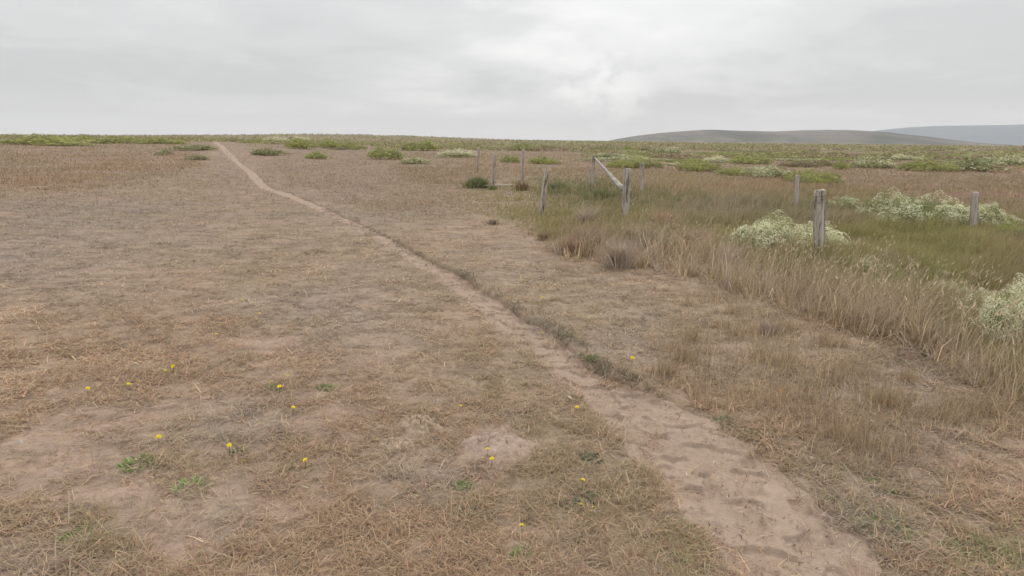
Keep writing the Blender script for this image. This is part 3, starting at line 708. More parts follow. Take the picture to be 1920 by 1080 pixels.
SH = [
 (1494, 480, 204, 78, 'white', 'rounded shrub thick with cream blossom directly behind the stoutest fence post', True),
 (1596, 397, 78, 26, 'mixed', 'small pale flowering shrub between the stoutest post and the big cream green mound', True),
 (1745, 432, 165, 68, 'sage', 'widest cream and green flowering mound, left of the rightmost fence post', True),
 (1866, 432, 95, 42, 'white', 'pale flowering shrub immediately right of the rightmost fence post', True),
 (1925, 462, 80, 40, 'lime', 'bright green shrub cut by the right picture edge below the pale flowering one', True),
 (1935, 658, 150, 124, 'white', 'nearest leafy shrub with white blossom clusters at the right picture edge', True),
 (1780, 560, 80, 30, 'white', 'low pale flowering sprig mound behind the tall grass, left of the nearest white shrub', True),
 (1843, 585, 74, 36, 'mixed', 'small green and white shrub touching the nearest white shrub on its left', True),
 (1655, 520, 90, 34, 'white', 'cream flower heads rising from the tall grass right of the stoutest post', True),
 (1535, 347, 100, 30, 'lime', 'vivid lime green mound just right of the post behind the stoutest one', False),
 (1437, 335, 90, 26, 'mixed', 'flowering green shrub left of the post that stands behind the stoutest one', False),
 (1385, 330, 70, 18, 'lime', 'low lime shrub in the row left of the vivid lime mound', False),
 (1315, 322, 85, 24, 'lime', 'lime green cushion shrub right of the slender upright post in the meadow', False),
 (1350, 305, 60, 14, 'white', 'pale flowering shrub behind the lime cushion shrub', False),
 (1410, 308, 90, 16, 'lime', 'long lime green shrub behind the row of flowering shrubs', False),
 (1195, 316, 110, 22, 'lime', 'yellow green shrub behind the post with the diagonal rail end', False),
 (1018, 308, 64, 16, 'lime', 'bright green mound right of the post with the tuft at its foot', False),
 (958, 305, 40, 15, 'lime', 'small green mound left of the post with the tuft at its foot', False),
 (860, 295, 78, 17, 'white', 'cream flowering mound left of the leftmost fence post', False),
 (775, 308, 60, 16, 'mixed', 'low shrub of green and faded blossom left of the cream flowering mound', False),
 (722, 299, 72, 26, 'lime', 'brightest lime shrub in the middle of the left meadow', False),
 (590, 298, 52, 15, 'lime', 'isolated round green mound right of the far path', False),
 (495, 291, 66, 15, 'olive', 'olive green mound closest to the path on its right', False),
 (555, 279, 70, 20, 'lime', 'green shrub under the white flowered one beyond the path', False),
 (512, 266, 50, 10, 'white', 'white flowered shrub on the skyline right of the path top', False),
 (560, 264, 40, 8, 'white', 'small white topped shrub on the skyline beside the other white one', False),
 (615, 277, 60, 16, 'lime', 'green shrub in the gap right of the skyline white flowered pair', False),
 (655, 280, 56, 14, 'lime', 'green shrub left of the brightest lime shrub', False),
 (635, 281, 26, 7, 'brown', 'small greyish dry shrub between two green ones', False),
 (785, 283, 76, 20, 'lime', 'large green shrub up the meadow behind the cream flowering mound', False),
 (1752, 322, 84, 20, 'lime', 'yellow green shrub standing alone on the reddish right field', False),
 (1645, 316, 70, 20, 'mixed', 'pale flowering hummock left of the lone yellow green shrub', False),
 (1710, 301, 54, 10, 'white', 'thin pale hummock up behind the lone yellow green shrub', False),
 (1850, 322, 100, 20, 'olive', 'wide olive hummock right of the lone yellow green shrub', False),
 (1900, 310, 70, 16, 'mixed', 'pale green hummock near the right edge on the far field', False),
 (1580, 318, 34, 16, 'lime', 'small lime shrub above the right end of the reddish field', False),
 (1505, 314, 72, 12, 'brown', 'greyish brown dry hummock behind the vivid lime mound', False),
 (1545, 312, 50, 14, 'brown', 'brown dry hummock next to the small lime shrub', False),
 (1138, 286, 56, 15, 'olive', 'olive shrub above the diagonal fence rail', False),
 (1180, 285, 26, 12, 'lime', 'small lime shrub above the diagonal fence rail', False),
 (1212, 284, 28, 12, 'brown', 'dark brown dry shrub right of a small lime one', False),
 (1250, 288, 64, 14, 'mixed', 'flowering hummock behind the slender upright post', False),
 (985, 283, 60, 15, 'lime', 'wide green shrub behind the leaning posts', False),
 (1030, 280, 60, 10, 'olive', 'olive hummock right of the wide green shrub behind the posts', False),
 (892, 278, 26, 9, 'brown', 'dark brown hummock above the leftmost fence post', False),
 (40, 270, 140, 22, 'lime', 'first green shrub of the skyline row at the left picture edge', False),
 (120, 266, 90, 16, 'lime', 'second green shrub of the skyline row from the left picture edge', False),
 (205, 269, 110, 19, 'lime', 'tallest green hump of the left skyline row', False),
 (288, 270, 76, 16, 'lime', 'green shrub of the skyline row halfway to the path', False),
 (350, 275, 76, 16, 'olive', 'olive shrub of the skyline row left beside the path top', False),
 (105, 272, 90, 9, 'lime', 'flat lime cushion before the skyline row at the left', False),
 (305, 291, 34, 13, 'olive', 'small olive tuft shrub in front of the left skyline row', False),
 (365, 298, 44, 14, 'olive', 'olive shrub on the grass left of the path, before the skyline row', False),
 (430, 266, 60, 9, 'olive', 'low olive shrub on the skyline right beside the path top', False),
 (470, 268, 60, 9, 'lime', 'low green shrub on the skyline left of the white flowered one', False),
]
for i, (a, b_, c_, d_, kd, lb, hi) in enumerate(SH):
    shrub(a, b_, c_, d_ , kd, lb, 'low coastal shrubs on the meadow', hi, i)
# the scrub that thickens towards the horizon: one label for what nothing tells apart
ng = 0; tries = 0
while ng < 245 and tries < 4000:
    tries += 1
    a = rng.uniform(-150, 2100); hyy = 262 + (a - 960) * .0104
    if rng.random() < .72: a = rng.uniform(1120, 2100); hyy = 262 + (a - 960) * .0104
    b_ = hyy + 5 + (12 if a < 1120 else 42) * rng.random() ** 1.5
    if any(abs(a - s_[0]) < (s_[2] * .5 + 22) and abs(b_ - s_[1]) < 9 for s_ in SH): continue
    if a > 1480 and b_ > 326: continue
    if abs(a - 410) < 30: continue
    x_, y_ = g0(a, b_); dist = math.hypot(x_, y_)
    if dist > 330: continue
    kd = ['lime', 'olive', 'olive', 'mixed', 'brown', 'mixed', 'olive', 'lime'][rng.integers(0, 8)]
    zone = 'left' if a < 1120 else 'right'
    nmk = {'lime': 'lime green', 'olive': 'olive green', 'mixed': 'part flowering green', 'brown': 'dry brown', 'white': 'pale flowering'}[kd]
    lb = ('%s hummock scattered among its likes over the scrub plain below the hill' % nmk) if zone == 'right' else ('%s hummock on the skyline of the far meadow, left of the hill' % nmk)
    place_shrub(float(x_), float(y_), 0, rng.uniform(2.2, 7.0), rng.uniform(.2, .5) * (.7 if zone == 'left' else 1), kd, lb, '%s hummocks on the far %s' % (nmk, 'plain' if zone == 'right' else 'meadow'), False, int(rng.integers(0, 3)), rng.uniform(.6, 1.1), dist)
    ng += 1
# beyond: continuous scrub nobody could count
N = 210000
th = R(1) * rng.uniform(-50, 50, N); r = 1 / rng.uniform(1 / 1500, 1 / 48, N)
x = r * np.sin(th); y = r * np.cos(th)
d1 = fbm(x / 16, y / 11, 300, 4)
m = (rng.random(N) < sst(.45, .64, d1)) & (((np.degrees(th) > 6) & (r > 60 - 0 * r)) | (r > 110))
x, y, r, d1 = x[m], y[m], r[m], d1[m]; N = len(x)
tn = fbm(x / 9, y / 9, 310, 3)
col = np.where((tn < .45)[:, None], OLV, np.where((tn < .55)[:, None], LIME2 * 1.0, np.where((tn < .68)[:, None], np.array([.36, .29, .2]), SAGE * 1.25))) * np.exp(rng.normal(0, .2, N))[:, None]
z = h_nat(x, y) + rng.uniform(0, .55, N) * sst(.42, .7, d1) + .02
nn = rng.normal(0, .6, (N, 3)); nn[:, 2] = np.abs(nn[:, 2]) + .5; nn /= np.linalg.norm(nn, axis=1)[:, None]
V, lo, cc = leaf_cloud(np.stack([x, y, z], 1), nn, .0016 * r + rng.uniform(.05, .18, N), col)
o = link_mesh('far_scrub', np_mesh('far_scrub', V, lo, np.arange(N) * 4, np.full(N, 4), cc), MAT_LEAF)
tag(o, 'continuous low scrub cover of the plain towards the horizon', 'scrub', kind='stuff')

# ------------------------------------------------------------------ fence posts
MAT_WOOD = wood_mat('weathered_wood', (.52, .465, .41), (.13, .105, .085), .45)
MAT_WOOD2 = wood_mat('stained_wood', (.54, .485, .42), (.09, .072, .06), .85)
MAT_WOOD3 = wood_mat('lichen_wood', (.45, .405, .36), (.13, .11, .09), .4, .5)
MAT_RAIL = wood_mat('rail_wood', (.40, .365, .325), (.12, .10, .085), .55, .35)
MAT_WIRE = plain_mat('rusty_wire', (.10, .07, .05), (.22, .17, .13), 60, .001, .7)
MAT_PALE = plain_mat('bleached_pole', (.50, .47, .42), (.68, .65, .6), 12, .002)
def make_post(name, pxt, pyt, pxb, pyb, dia, label, mat, split=None, bury=.12, top='flat', seed=0, scale_up=1.0):
    """stands where the photo shows its foot; its top is set at the same distance"""
    x_, y_, z_ = [float(q) for q in gp(np.array(float(pxb)), np.array(float(pyb)))]
    d = px_ray(np.array(float(pxt)), np.array(float(pyt)))
    t = y_ / d[1]; topv = Vector((d[0] * t, y_, CAM_H + d[2] * t))
    basev = Vector((x_, y_, z_))
    axis = topv - basev; hgt = axis.length
    rg = np.random.default_rng(500 + seed)
    nseg = 40; lv = [-bury] + list(np.linspace(0, hgt, 14)) 
    bm = bmesh.new(); rings = []
    r0 = dia / 2
    ph = rg.uniform(0, 6.28, 4)
    for li_, zc in enumerate(lv):
        f_ = zc / hgt; ring = []
        for k_ in range(nseg):
            an = 2 * math.pi * k_ / nseg
            rad_ = r0 * (1.06 - .07 * max(f_, 0)) * (1 + .025 * math.sin(3 * an + ph[0]) + .018 * math.sin(7 * an + ph[1] + zc * 2) + .012 * math.sin(13 * an + ph[2]))
            if split:
                sa, wdt, dep, lowf = split
                da = math.atan2(math.sin(an - sa), math.cos(an - sa))
                if abs(da) < wdt and f_ > lowf:
                    rad_ *= 1 - dep * (1 - abs(da) / wdt) * min(1, (f_ - lowf) / .25)
            ring.append(bm.verts.new((rad_ * math.cos(an), rad_ * math.sin(an), zc + (0.006 * math.sin(an * 2 + ph[3]) if li_ == len(lv) - 1 else 0))))
        rings.append(ring)
    for i in range(len(rings) - 1):
        for k_ in range(nseg):
            bm.faces.new((rings[i][k_], rings[i][(k_ + 1) % nseg], rings[i + 1][(k_ + 1) % nseg], rings[i + 1][k_]))
    # slightly eased top, domed end grain
    tr = []
    for k_ in range(nseg):
        v_ = rings[-1][k_].co; tr.append(bm.verts.new((v_.x * .93, v_.y * .93, v_.z + .005)))
    for k_ in range(nseg): bm.faces.new((rings[-1][k_], rings[-1][(k_ + 1) % nseg], tr[(k_ + 1) % nseg], tr[k_]))
    cv_ = bm.verts.new((0, 0, hgt + .004))
    for k_ in range(nseg): bm.faces.new((tr[k_], tr[(k_ + 1) % nseg], cv_))
    bmesh.ops.recalc_face_normals(bm, faces=bm.faces)
    me = bpy.data.meshes.new(name); bm.to_mesh(me); bm.free()
    for p_ in me.polygons: p_.use_smooth = True
    o = link_mesh(name, me, mat)
    q = axis.to_track_quat('Z', 'Y'); o.rotation_mode = 'QUATERNION'; o.rotation_quaternion = q; o.location = basev
    # keep the split turned the same way
    tag(o, label, 'fence post', 'old round fence posts standing in the meadow grass')
    return o, hgt
CAMDIR = -math.pi / 2
posts = {}
P = [
 ('a', 898, 278, 894, 324, .11, 'leftmost fence post, slim and grey with a leaning foot in a dark green tussock', MAT_WOOD, None),
 ('b', 927, 289, 923, 354, .12, 'greyish post standing at the white pole that lies in the grass', MAT_WOOD, (CAMDIR - .6, .35, .4, .45)),
 ('c', 981, 281, 979, 340, .12, 'upright grey post with a brown tuft of grass at its foot', MAT_WOOD, (CAMDIR - .9, .3, .35, .2)),
 ('d', 1026, 317, 1014, 403, .12, 'post leaning clearly to the right, dark split in its top', MAT_WOOD2, (CAMDIR - .9, .5, .45, .6)),
 ('e', 1113, 293, 1111, 350, .13, 'post holding the high end of the diagonal rail', MAT_WOOD, None),
 ('f', 1106, 315, 1105, 350, .06, 'short thin stake beside the post at the rail top', MAT_WOOD2, None),
 ('g', 1177, 316, 1171, 420, .155, 'cracked post touched by the low end of the diagonal rail', MAT_WOOD2, (CAMDIR - .75, .4, .45, .45)),
 ('h', 1204, 306, 1204, 364, .12, 'slender upright post with nothing attached, right of the diagonal rail', MAT_WOOD3, None),
 ('i', 1496, 329, 1492, 396, .13, 'grey post farther back between the diagonal rail and the stoutest post', MAT_WOOD, (CAMDIR - 1.0, .4, .35, .3)),
 ('j', 1537, 357, 1535, 500, .15, 'stoutest and nearest fence post, dark stained on its left, sawn flat on top', MAT_WOOD2, (CAMDIR - .35, .16, .12, .5)),
 ('k', 1829, 361, 1823, 440, .13, 'rightmost fence post, standing between two pale flowering mounds', MAT_WOOD, (CAMDIR - 1.0, .4, .35, .3)),
]
for i, (kk, a, b_, c_, d_, dia, lb, mt, sp) in enumerate(P):
    posts[kk] = make_post('fence_post', a, b_, c_, d_, dia, lb, mt, sp, seed=i)
def tube(pts, rad_, n=6):
    bm = bmesh.new(); pts = [Vector(p_) for p_ in pts]; rings = []
    for i, p_ in enumerate(pts):
        t_ = (pts[min(i + 1, len(pts) - 1)] - pts[max(i - 1, 0)]).normalized()
        s_ = t_.cross(Vector((0.13, .2, 1))).normalized(); u_ = s_.cross(t_)
        rr_ = rad_[i] if hasattr(rad_, '__len__') else rad_
        rings.append([bm.verts.new(p_ + (s_ * math.cos(6.2832 * k / n) + u_ * math.sin(6.2832 * k / n)) * rr_) for k in range(n)])
    for i in range(len(rings) - 1):
        for k in range(n): bm.faces.new((rings[i][k], rings[i][(k + 1) % n], rings[i + 1][(k + 1) % n], rings[i + 1][k]))
    bm.faces.new(rings[0][::-1]); bm.faces.new(rings[-1])
    bmesh.ops.recalc_face_normals(bm, faces=bm.faces)
    me = bpy.data.meshes.new('tube'); bm.to_mesh(me); bm.free()
    for p_ in me.polygons: p_.use_smooth = True
    return me
# wire remnants stapled to posts (parts of the post they hang on)
def wire_on(key, frac, dia, swing, n=1):
    o, hg = posts[key]; r0 = dia / 2 + .002
    for k in range(n):
        zc = hg * (frac - .12 * k)
        pts = [(r0 * math.cos(a_), r0 * math.sin(a_), zc + .004 * math.sin(a_ * 2)) for a_ in np.linspace(0, 2 * math.pi, 16)]
        tail = [(r0 + swing * t_, .01 * math.sin(t_ * 9), zc - .06 * t_ * t_) for t_ in np.linspace(.05, 1, 6)]
        c = link_mesh('wire', tube(pts + tail, .0028, 5), MAT_WIRE, o)
wire_on('e', .62, .13, .22, 2); wire_on('g', .55, .155, -.14, 1); wire_on('b', .5, .12, .18, 1); wire_on('j', .93, .15, .03, 1)
# curled loop of loose wire on the stout post
o, hg = posts['j']
lp = [(.08 * math.sin(t_) - .02, -.079 + .012 * math.cos(t_), hg - .10 + .07 * math.cos(t_ * .9)) for t_ in np.linspace(0, 4.4, 18)]
link_mesh('wire_loop', tube(lp, .0026, 5), MAT_WIRE, o)
# diagonal rail
ex, ey, ez = posts['e'][0].location; gx, gy, gz = posts['g'][0].location
def at_depth(px_, py_, Y_):
    d = px_ray(np.array(float(px_)), np.array(float(py_))); t_ = Y_ / d[1]; return Vector((d[0] * t_, Y_, CAM_H + d[2] * t_))
A = at_depth(1116, 297, ey - .02); B = at_depth(1170, 357, gy + .04)
ax_ = B - A; Lr = ax_.length
bm = bmesh.new(); rings = []
for i, t_ in enumerate(np.linspace(0, 1, 15)):
    rr_ = .043 + .02 * t_; ring = []
    for k in range(20):
        an = 6.2832 * k / 20; q = rr_ * (1 + .05 * math.sin(3 * an + 5 * t_) + .03 * math.sin(5 * an - 9 * t_))
        ring.append(bm.verts.new((q * math.cos(an), q * math.sin(an) * .85, t_ * Lr)))
    rings.append(ring)
for i in range(14):
    for k in range(20): bm.faces.new((rings[i][k], rings[i][(k + 1) % 20], rings[i + 1][(k + 1) % 20], rings[i + 1][k]))
bm.faces.new(rings[0][::-1]); bm.faces.new(rings[-1]); bmesh.ops.recalc_face_normals(bm, faces=bm.faces)
me = bpy.data.meshes.new('fence_rail'); bm.to_mesh(me); bm.free()
for p_ in me.polygons: p_.use_smooth = len(p_.vertices) == 4
o = link_mesh('fence_rail', me, MAT_RAIL); o.rotation_mode = 'QUATERNION'; o.rotation_quaternion = ax_.to_track_quat('Z', 'Y'); o.location = A
tag(o, 'lichen flecked grey rail slanting down between two posts', 'fence rail')
# the white pole broken in two on the grass
for (a, b_, c_, d_, lb) in ((888, 353, 914, 352.5, 'white pole lying in the grass left of the post foot, the thicker of two pieces'), (927, 351.5, 960, 350.5, 'thin white stick lying in the grass right of the same post foot')):
    p1 = gp(np.array(a * 1.), np.array(b_ * 1.)); p2 = gp(np.array(c_ * 1.), np.array(d_ * 1.))
    p1 = Vector([float(q) for q in p1]) + Vector((0, 0, .09)); p2 = Vector([float(q) for q in p2]) + Vector((0, 0, .09))
    pts = [p1.lerp(p2, t_) - p1 + Vector((0, 0, .01 * math.sin(7 * t_))) for t_ in np.linspace(0, 1, 7)]
    wdt = .026 if a < 900 else .015
    o = link_mesh('fallen_pole', tube(pts, wdt, 10), MAT_PALE); o.location = p1; tag(o, lb, 'pole')

# ------------------------------------------------------------------ tussocks, weeds, flowers
def tuft(name, px_, py_, n, rad_, L0, col, label, cat, group=None, lean0=.35, wpx=.0007, tipc=None, wdmul=1.0, bendr=(.1, .9)):
    cx_, cy_, cz_ = [float(q) for q in gp(np.array(float(px_)), np.array(float(py_)))]
    an = rng.uniform(0, 6.2832, n); q = np.abs(rng.normal(0, .42, n)).clip(0, 1) * rad_ if cat == 'tussock' else np.sqrt(rng.random(n)) * rad_
    x = q * np.cos(an); y = q * np.sin(an)
    z = H(cx_ + x, cy_ + y) - cz_ - .004
    rr_ = math.hypot(cx_, cy_)
    c = np.array(col) * 1.55 * np.exp(rng.normal(0, .25, n))[:, None]
    tp = c if tipc is None else c * .4 + np.array(tipc) * .6
    lean = lean0 * (.4 + q / rad_) * rng.uniform(.6, 1.3, n)
    o = blades(name, x, y, z, an + rng.normal(0, .5, n), L0 * rng.uniform(.5, 1.15, n), (.0022 + wpx * rr_) * wdmul * rng.uniform(.7, 1.3, n), lean, rng.uniform(*bendr, n), c, tp)
    o.data.materials[0] = MAT_TALL; o.location = (cx_, cy_, cz_); tag(o, label, cat, group); return o
TS = [(896, 352, 2200, .5, .42, DKGREEN * .95, 'dark green grass tussock at the foot of the leftmost fence post'),
      (925, 356, 300, .15, .2, DKGREEN, 'small dark green tuft at the post foot between the white pole pieces'),
      (978, 357, 500, .3, .38, np.array([.19, .14, .085]), 'brown withered tussock at the foot of the upright grey post'),
      (924, 420, 260, .2, .12, np.array([.17, .14, .105]), 'low dark clump alone on the turf left of the tall grass'),
      (1100, 432, 700, .14, .62, GREY * 1.2, 'tall narrow pale tussock left of the cracked post'),
      (1160, 500, 900, .2, .5, GREY * 1.25, 'bleached tussock at the front of the grass band below the cracked post'),
      (1080, 478, 900, .22, .38, PINK * .95, 'brownish tussock at the left end of the tall grass band'),
      (1105, 470, 1400, .3, .5, np.array([.33, .26, .19]), 'broad shaggy straw tussock below and left of the cracked post'),
      (1195, 462, 1200, .28, .48, np.array([.35, .29, .2]), 'shaggy straw tussock just below the cracked post'),
      (1300, 470, 1200, .3, .45, np.array([.35, .27, .2]), 'shaggy tussock midway between the cracked post and the cream flowering shrub'),
      (1240, 432, 900, .3, .5, STRAW * 1.0, 'straw yellow tussock right of the cracked post'),
      (1045, 360, 1800, .7, .38, DKGREEN, 'dark green rush clump in front of the rail holding post'),
      (1130, 372, 1400, .6, .36, DKGREEN * 1.05, 'dark green rush clump under the diagonal rail'),
      (1440, 625, 300, .16, .17, GREY * 1.1, 'greyish wispy tuft alone on the right turf'),
      (1372, 505, 500, .12, .42, GREY * 1.2, 'pale leaning tuft at the foot of the grass band'),
      (1018, 450, 300, .12, .2, OLIVE * .8, 'small olive tuft just outside the left end of the tall grass band'),
      (1545, 515, 900, .22, .3, OLIVE * .8, 'olive green grass tuft around the foot of the stoutest post')]
for a, b_, n, rd, L0, c, lb in TS:
    tuft('grass_tussock', a, b_, int(n * .65), rd * 1.05, L0, c, lb, 'tussock', tipc=(STRAW * .9 if c is not None and c[0] > .2 else None), lean0=.45)
WD = [(258, 868, 'fresh green grass tuft in the bare sandy corner at the left', .09, 1.0), (360, 912, 'pale yellowish green tuft below the fresh green one', .09, 1.4), (985, 1052, 'spiky bright green weed at the bottom centre', .085, 1.0),
      (870, 915, 'small bright weed below left of the bare dirt patch', .055, .9), (876, 968, 'dull grey green weed under the small bright weed', .05, .7), (1075, 950, 'blue green weed right of centre near two yellow flowers', .06, .8),
      (1118, 935, 'leafy grey green weed on the left verge near the path', .06, .9), (1408, 815, 'green weed on the right verge of the wide path', .07, 1.0), (1350, 790, 'broad grey green weed at the right path edge', .1, .8), (1112, 676, 'dark green weed hanging from the right lip of the path', .06, .7),
      (510, 730, 'weed with two yellow flowers on the left turf', .08, .8), (612, 728, 'flat green weed alone right of the flowering weed', .07, .9), (448, 850, 'little dark weed beside a yellow flower', .045, .6),
      (1665, 985, 'pale green weed low on the right turf', .1, 1.0), (1800, 1035, 'broad leaved weed in the bottom right corner', .1, .9), (152, 1010, 'loose green tuft in the bottom left corner', .11, 1.0), (1655, 912, 'green weed patch on the turf right of the path', .08, 1.0),
      (1078, 750, 'dense olive tuft on the left lip of the path', .09, .7), (1290, 1000, 'olive tuft at the left edge of the path near the bottom', .09, .7), (1110, 860, 'blue grey weed left of the path bend', .06, .8), (540, 880, 'thin olive tuft beside the dry clod', .07, .8)]
GC = np.array([.17, .23, .09])
for a, b_, lb, rd, br_ in WD:
    col = GC * br_ if 'grey' not in lb and 'blue' not in lb else np.array([.17, .20, .12]) * br_
    if 'olive' in lb: col = OLIVE * .8
    tuft('green_weed', a, b_, int(rng.uniform(70, 140)), rd * .85, rng.uniform(.035, .06), col, lb, 'weed', 'green weeds in the turf', lean0=1.0, wdmul=1.9, bendr=(.1, .7))
# yellow flowers
def mat_plain(name, c):
    m, t = new_mat(name)
    n_ = t.noise(t.n('ShaderNodeTexCoord').outputs['Object'], 300, 2)
    cc_ = t.mix(t.math('MULTIPLY', n_, .5), tuple(c), tuple(np.array(c) * .75)); finish(t, cc_, .6, spec=.2); return m
MY = mat_plain('yellow_petals', (.85, .72, .02)); MS = mat_plain('green_stem', (.16, .22, .07)); MYC = mat_plain('flower_centre', (.75, .50, .02)); MW_ = mat_plain('white_petals', (.72, .70, .62)); MO = mat_plain('orange_petals', (.75, .33, .03))
def flower_mesh():
    bm = bmesh.new(); n = 15
    for ly_, (rr_, zz_, off) in enumerate(((.0135, .002, 0), (.0095, .0045, .2))):
        for k in range(n):
            a_ = 6.2832 * k / n + off; w_ = .0028; d = Vector((math.cos(a_), math.sin(a_), 0)); s_ = Vector((-d.y, d.x, 0))
            p = [d * .002 - s_ * w_ * .5, d * rr_ * .6 - s_ * w_ + Vector((0, 0, zz_)), d * rr_ + Vector((0, 0, zz_ * 1.6)), d * rr_ * .6 + s_ * w_ + Vector((0, 0, zz_)), d * .002 + s_ * w_ * .5]
            bm.faces.new([bm.verts.new(q) for q in p])
    me = bpy.data.meshes.new('petals'); bm.to_mesh(me); bm.free(); return me
def centre_mesh():
    bm = bmesh.new(); bmesh.ops.create_uvsphere(bm, u_segments=10, v_segments=6, radius=.0048, matrix=Matrix.Translation((0, 0, .003)) @ Matrix.Scale(.6, 4, (0, 0, 1)))
    me = bpy.data.meshes.new('flower_centre'); bm.to_mesh(me); bm.free(); return me
FM = flower_mesh(); CM = centre_mesh(); FM.materials.append(MY); CM.materials.append(MYC)
STM = tube([(0, 0, -.01), (.003, .001, .015), (.004, .0, .038)], .0014, 5); STM.materials.append(MS)
FW = FM.copy(); FW.materials.clear(); FW.materials.append(MW_); FO = FM.copy(); FO.materials.clear(); FO.materials.append(MO)
FL = [(165, 743, 1, 'yellow flower farthest left on the turf'), (242, 733, .9, 'yellow flower second from the left, on the rusty grass'), (325, 701, 1.1, 'largest of the close yellow trio on the rusty grass'), (311, 706, .8, 'left one of the close yellow trio'),
      (320, 709.5, .9, 'lowest one of the close yellow trio'), (511, 729, .9, 'yellow flower within the left weed'), (524, 741, 1.15, 'large yellow flower just right of the left weed'), (549, 779, .95, 'yellow flower below the left weed on grey turf'),
      (298, 836, 1.0, 'yellow flower above the fresh green tuft'), (430, 852, 1.0, 'yellow flower beside the little dark weed'), (459, 878, .7, 'small yellow flower below the little dark weed'), (573, 880, 1.0, 'yellow flower beside the thin olive tuft'),
      (864, 774, .8, 'yellow flower right above the lumpy dry clod'), (1081, 778, .9, 'yellow flower between clod and path under a white one'), (914, 875, .8, 'upper yellow flower on the bare dirt patch'), (921, 890, .9, 'lower yellow flower on the bare dirt patch'),
      (1092, 918, .9, 'yellow flower above the blue green weed'), (1091, 962, .75, 'yellow flower below the blue green weed'), (1112, 962, .5, 'tiny yellow flower right of the blue green weed'), (979, 1002, .8, 'yellow flower above the spiky bright weed'),
      (1184, 686, 1.2, 'single bright yellow flower on the right side of the path'), (1016, 568, 1.1, 'yellow flower far up on the right side of the path'), (454, 570, .8, 'distant yellow flower on the left turf'), (487, 597, .9, 'yellow flower below the distant one on the left turf'),
      (407, 636, .8, 'yellow flower alone on the rust brown grass'), (791, 640, .7, 'faint yellow flower left of the path middle'), (540, 713, .5, 'tiny yellow bud above the large flower'), (1017, 618, .8, 'yellow flower on the right lip of the path')]
for i, (a, b_, sc, lb) in enumerate(FL + [(1463, 746, .9, 'single orange flower on the right turf'), (1067, 759, .9, 'single white flower by the left lip of the path')]):
    x_, y_, z_ = [float(q) for q in gp(np.array(float(a)), np.array(float(b_)))]
    fm_ = FM if i < len(FL) else (FO if i == len(FL) else FW)
    e = empty(('yellow_flower', 'orange_flower', 'white_flower')[0 if i < len(FL) else i - len(FL) + 1], (x_, y_, z_ + .012), random.uniform(0, 6.28)); e.scale = (sc * 1.15,) * 3
    tag(e, lb, 'flower', 'small yellow flowers in the turf' if i < len(FL) else None)
    for nm2, me_, zo in (('petals', fm_, .038), ('flower_centre', CM, .038), ('stem', STM, 0)):
        c = bpy.data.objects.new(nm2, me_); COL.objects.link(c); c.parent = e; c.location = (.004 if zo else 0, 0, zo)
        if nm2 != 'stem': c.rotation_euler = (random.uniform(.1, .7), random.uniform(-.3, .3), 0)

# ------------------------------------------------------------------ dry clods, stones, twigs
MAT_CLOD = plain_mat('dry_clod', (.33, .245, .17), (.49, .38, .275), 50, .012)
def clod(name, px_, py_, wx, wy, hz, label, cat, seed, mat=MAT_CLOD, res=44, rag=.35, lift=-.004):
    cx_, cy_, cz_ = [float(q) for q in gp(np.array(float(px_)), np.array(float(py_)))]
    u_, v_ = np.meshgrid(np.linspace(0, 1, res), np.linspace(0, 2 * math.pi, res * 2), indexing='ij')
    rim = 1 + rag * (fbm(np.cos(v_) * 1.7 + seed, np.sin(v_) * 1.7, seed, 3) - .5) * 2
    X_ = u_ * np.cos(v_) * wx * rim; Y_ = u_ * np.sin(v_) * wy * rim; ZT = H(cx_ + X_, cy_ + Y_) - cz_
    n1_ = fbm((X_ + seed) / (.35 * wx), Y_ / (.35 * wx), seed, 4); n2_ = np.abs(fbm((X_ + seed) / (.3 * wx), Y_ / (.3 * wx), seed + 5, 2) - .5)
    Z_ = hz * (1 - u_ ** 3.0) * (.35 + .9 * sst(.3, .7, n1_)) - hz * .5 * sst(.06, .0, n2_) * (1 - u_ ** 2) + (lift + .008) * (1 - u_ ** 8) - .008 + ZT
    o = link_mesh(name, grid_mesh(name, np.stack([X_, Y_, Z_], -1)), mat); o.location = (cx_, cy_, cz_)
    tag(o, label, cat); return o
clod('dry_clod', 787, 806, .15, .12, .05, 'lumpy pale clod of cracked dry mud on the rusty turf', 'clod', 3, MAT_CLOD, 70, .6, .012)
clod('dry_clod', 748, 834, .11, .075, .035, 'flatter dry mud clod touching the lumpy one on its lower left', 'clod', 8, MAT_CLOD, 60, .7, .01)
clod('dry_clod', 596, 903, .045, .03, .025, 'small pale clod alone beside a yellow flower', 'clod', 12)
clod('dry_clod', 995, 592, .09, .06, .05, 'pale grassy clod on the right lip of the path', 'clod', 15)
MAT_DIRT = plain_mat('loose_dirt', (.29, .21, .165), (.43, .325, .26), 22, .02)
clod('dirt_mound', 925, 842, .2, .2, .024, 'low bare mound of loose reddish dirt carrying two yellow flowers', 'dirt mound', 21, MAT_DIRT, 90, .85, .006)
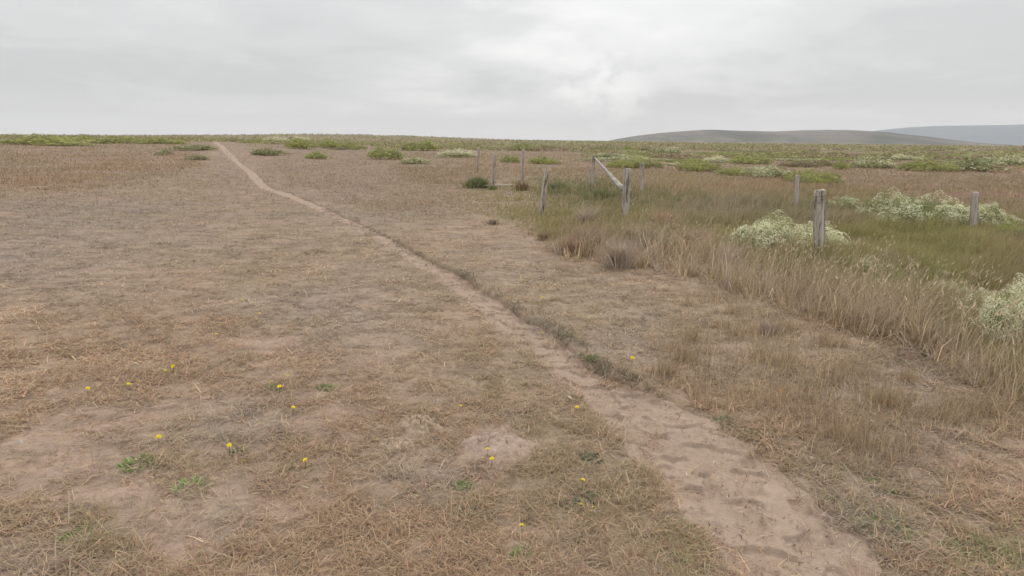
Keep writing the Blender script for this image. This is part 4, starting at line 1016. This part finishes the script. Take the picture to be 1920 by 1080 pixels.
MAT_STONE = plain_mat('pale_stone', (.5, .48, .44), (.68, .66, .6), 40, .002)
for a, b_, sz, lb in ((821, 752, .012, 'tiny white stone on the turf above the lumpy clod'), (1000, 622, .012, 'tiny white stone near the path below the lip clod'), (40, 830, .014, 'tiny white stone at the left picture edge'), (1585, 722, .014, 'tiny white stone on the right turf')):
    clod('pebble', a, b_, sz, sz * .7, sz * 1.3, lb, 'pebble', int(a), MAT_STONE, 10, .2)
MAT_DEAD = plain_mat('dead_twig', (.26, .2, .16), (.46, .39, .32), 30, .002)
def twigs(px_, py_, n, spread, label):
    cx_, cy_, cz_ = [float(q) for q in gp(np.array(float(px_)), np.array(float(py_)))]
    e = empty('dead_branch', (cx_, cy_, cz_)); tag(e, label, 'branch')
    for k in range(n):
        a0_ = random.uniform(0, 6.28); p = Vector((0, 0, .02)); pts = [p.copy()]; dr_ = Vector((math.cos(a0_), math.sin(a0_), random.uniform(.1, .8)))
        for j in range(6):
            dr_ = (dr_ + Vector((random.uniform(-.5, .5), random.uniform(-.5, .5), random.uniform(-.4, .2)))).normalized(); p = p + dr_ * spread / 6; p.z = max(p.z, .01); pts.append(p.copy())
        link_mesh('twig', tube(pts, [.005 - .0006 * q for q in range(7)], 5), MAT_DEAD, e)
twigs(1738, 672, 9, .3, 'tangle of dead grey twigs at the foot of the tall grass')

# ------------------------------------------------------------------ air
HAZE = True
if HAZE:
    me = bpy.data.meshes.new('haze'); bm = bmesh.new(); bmesh.ops.create_cube(bm, size=1.0); bm.to_mesh(me); bm.free()
    m, t = new_mat('haze_air')
    vp = t.n('ShaderNodeVolumePrincipled', {'Color': (.97, .985, 1.0, 1), 'Density': 0.000085, 'Anisotropy': 0.0})
    t.n('ShaderNodeOutputMaterial', {'Volume': vp.outputs[0]})
    o = link_mesh('haze', me, m); o.scale = (26400, 26400, 380); o.location = (0, 0, 190 - 8.5)
    tag(o, 'thin pale haze over the whole plain', 'haze', kind='stuff')
print('objects', len(bpy.data.objects))
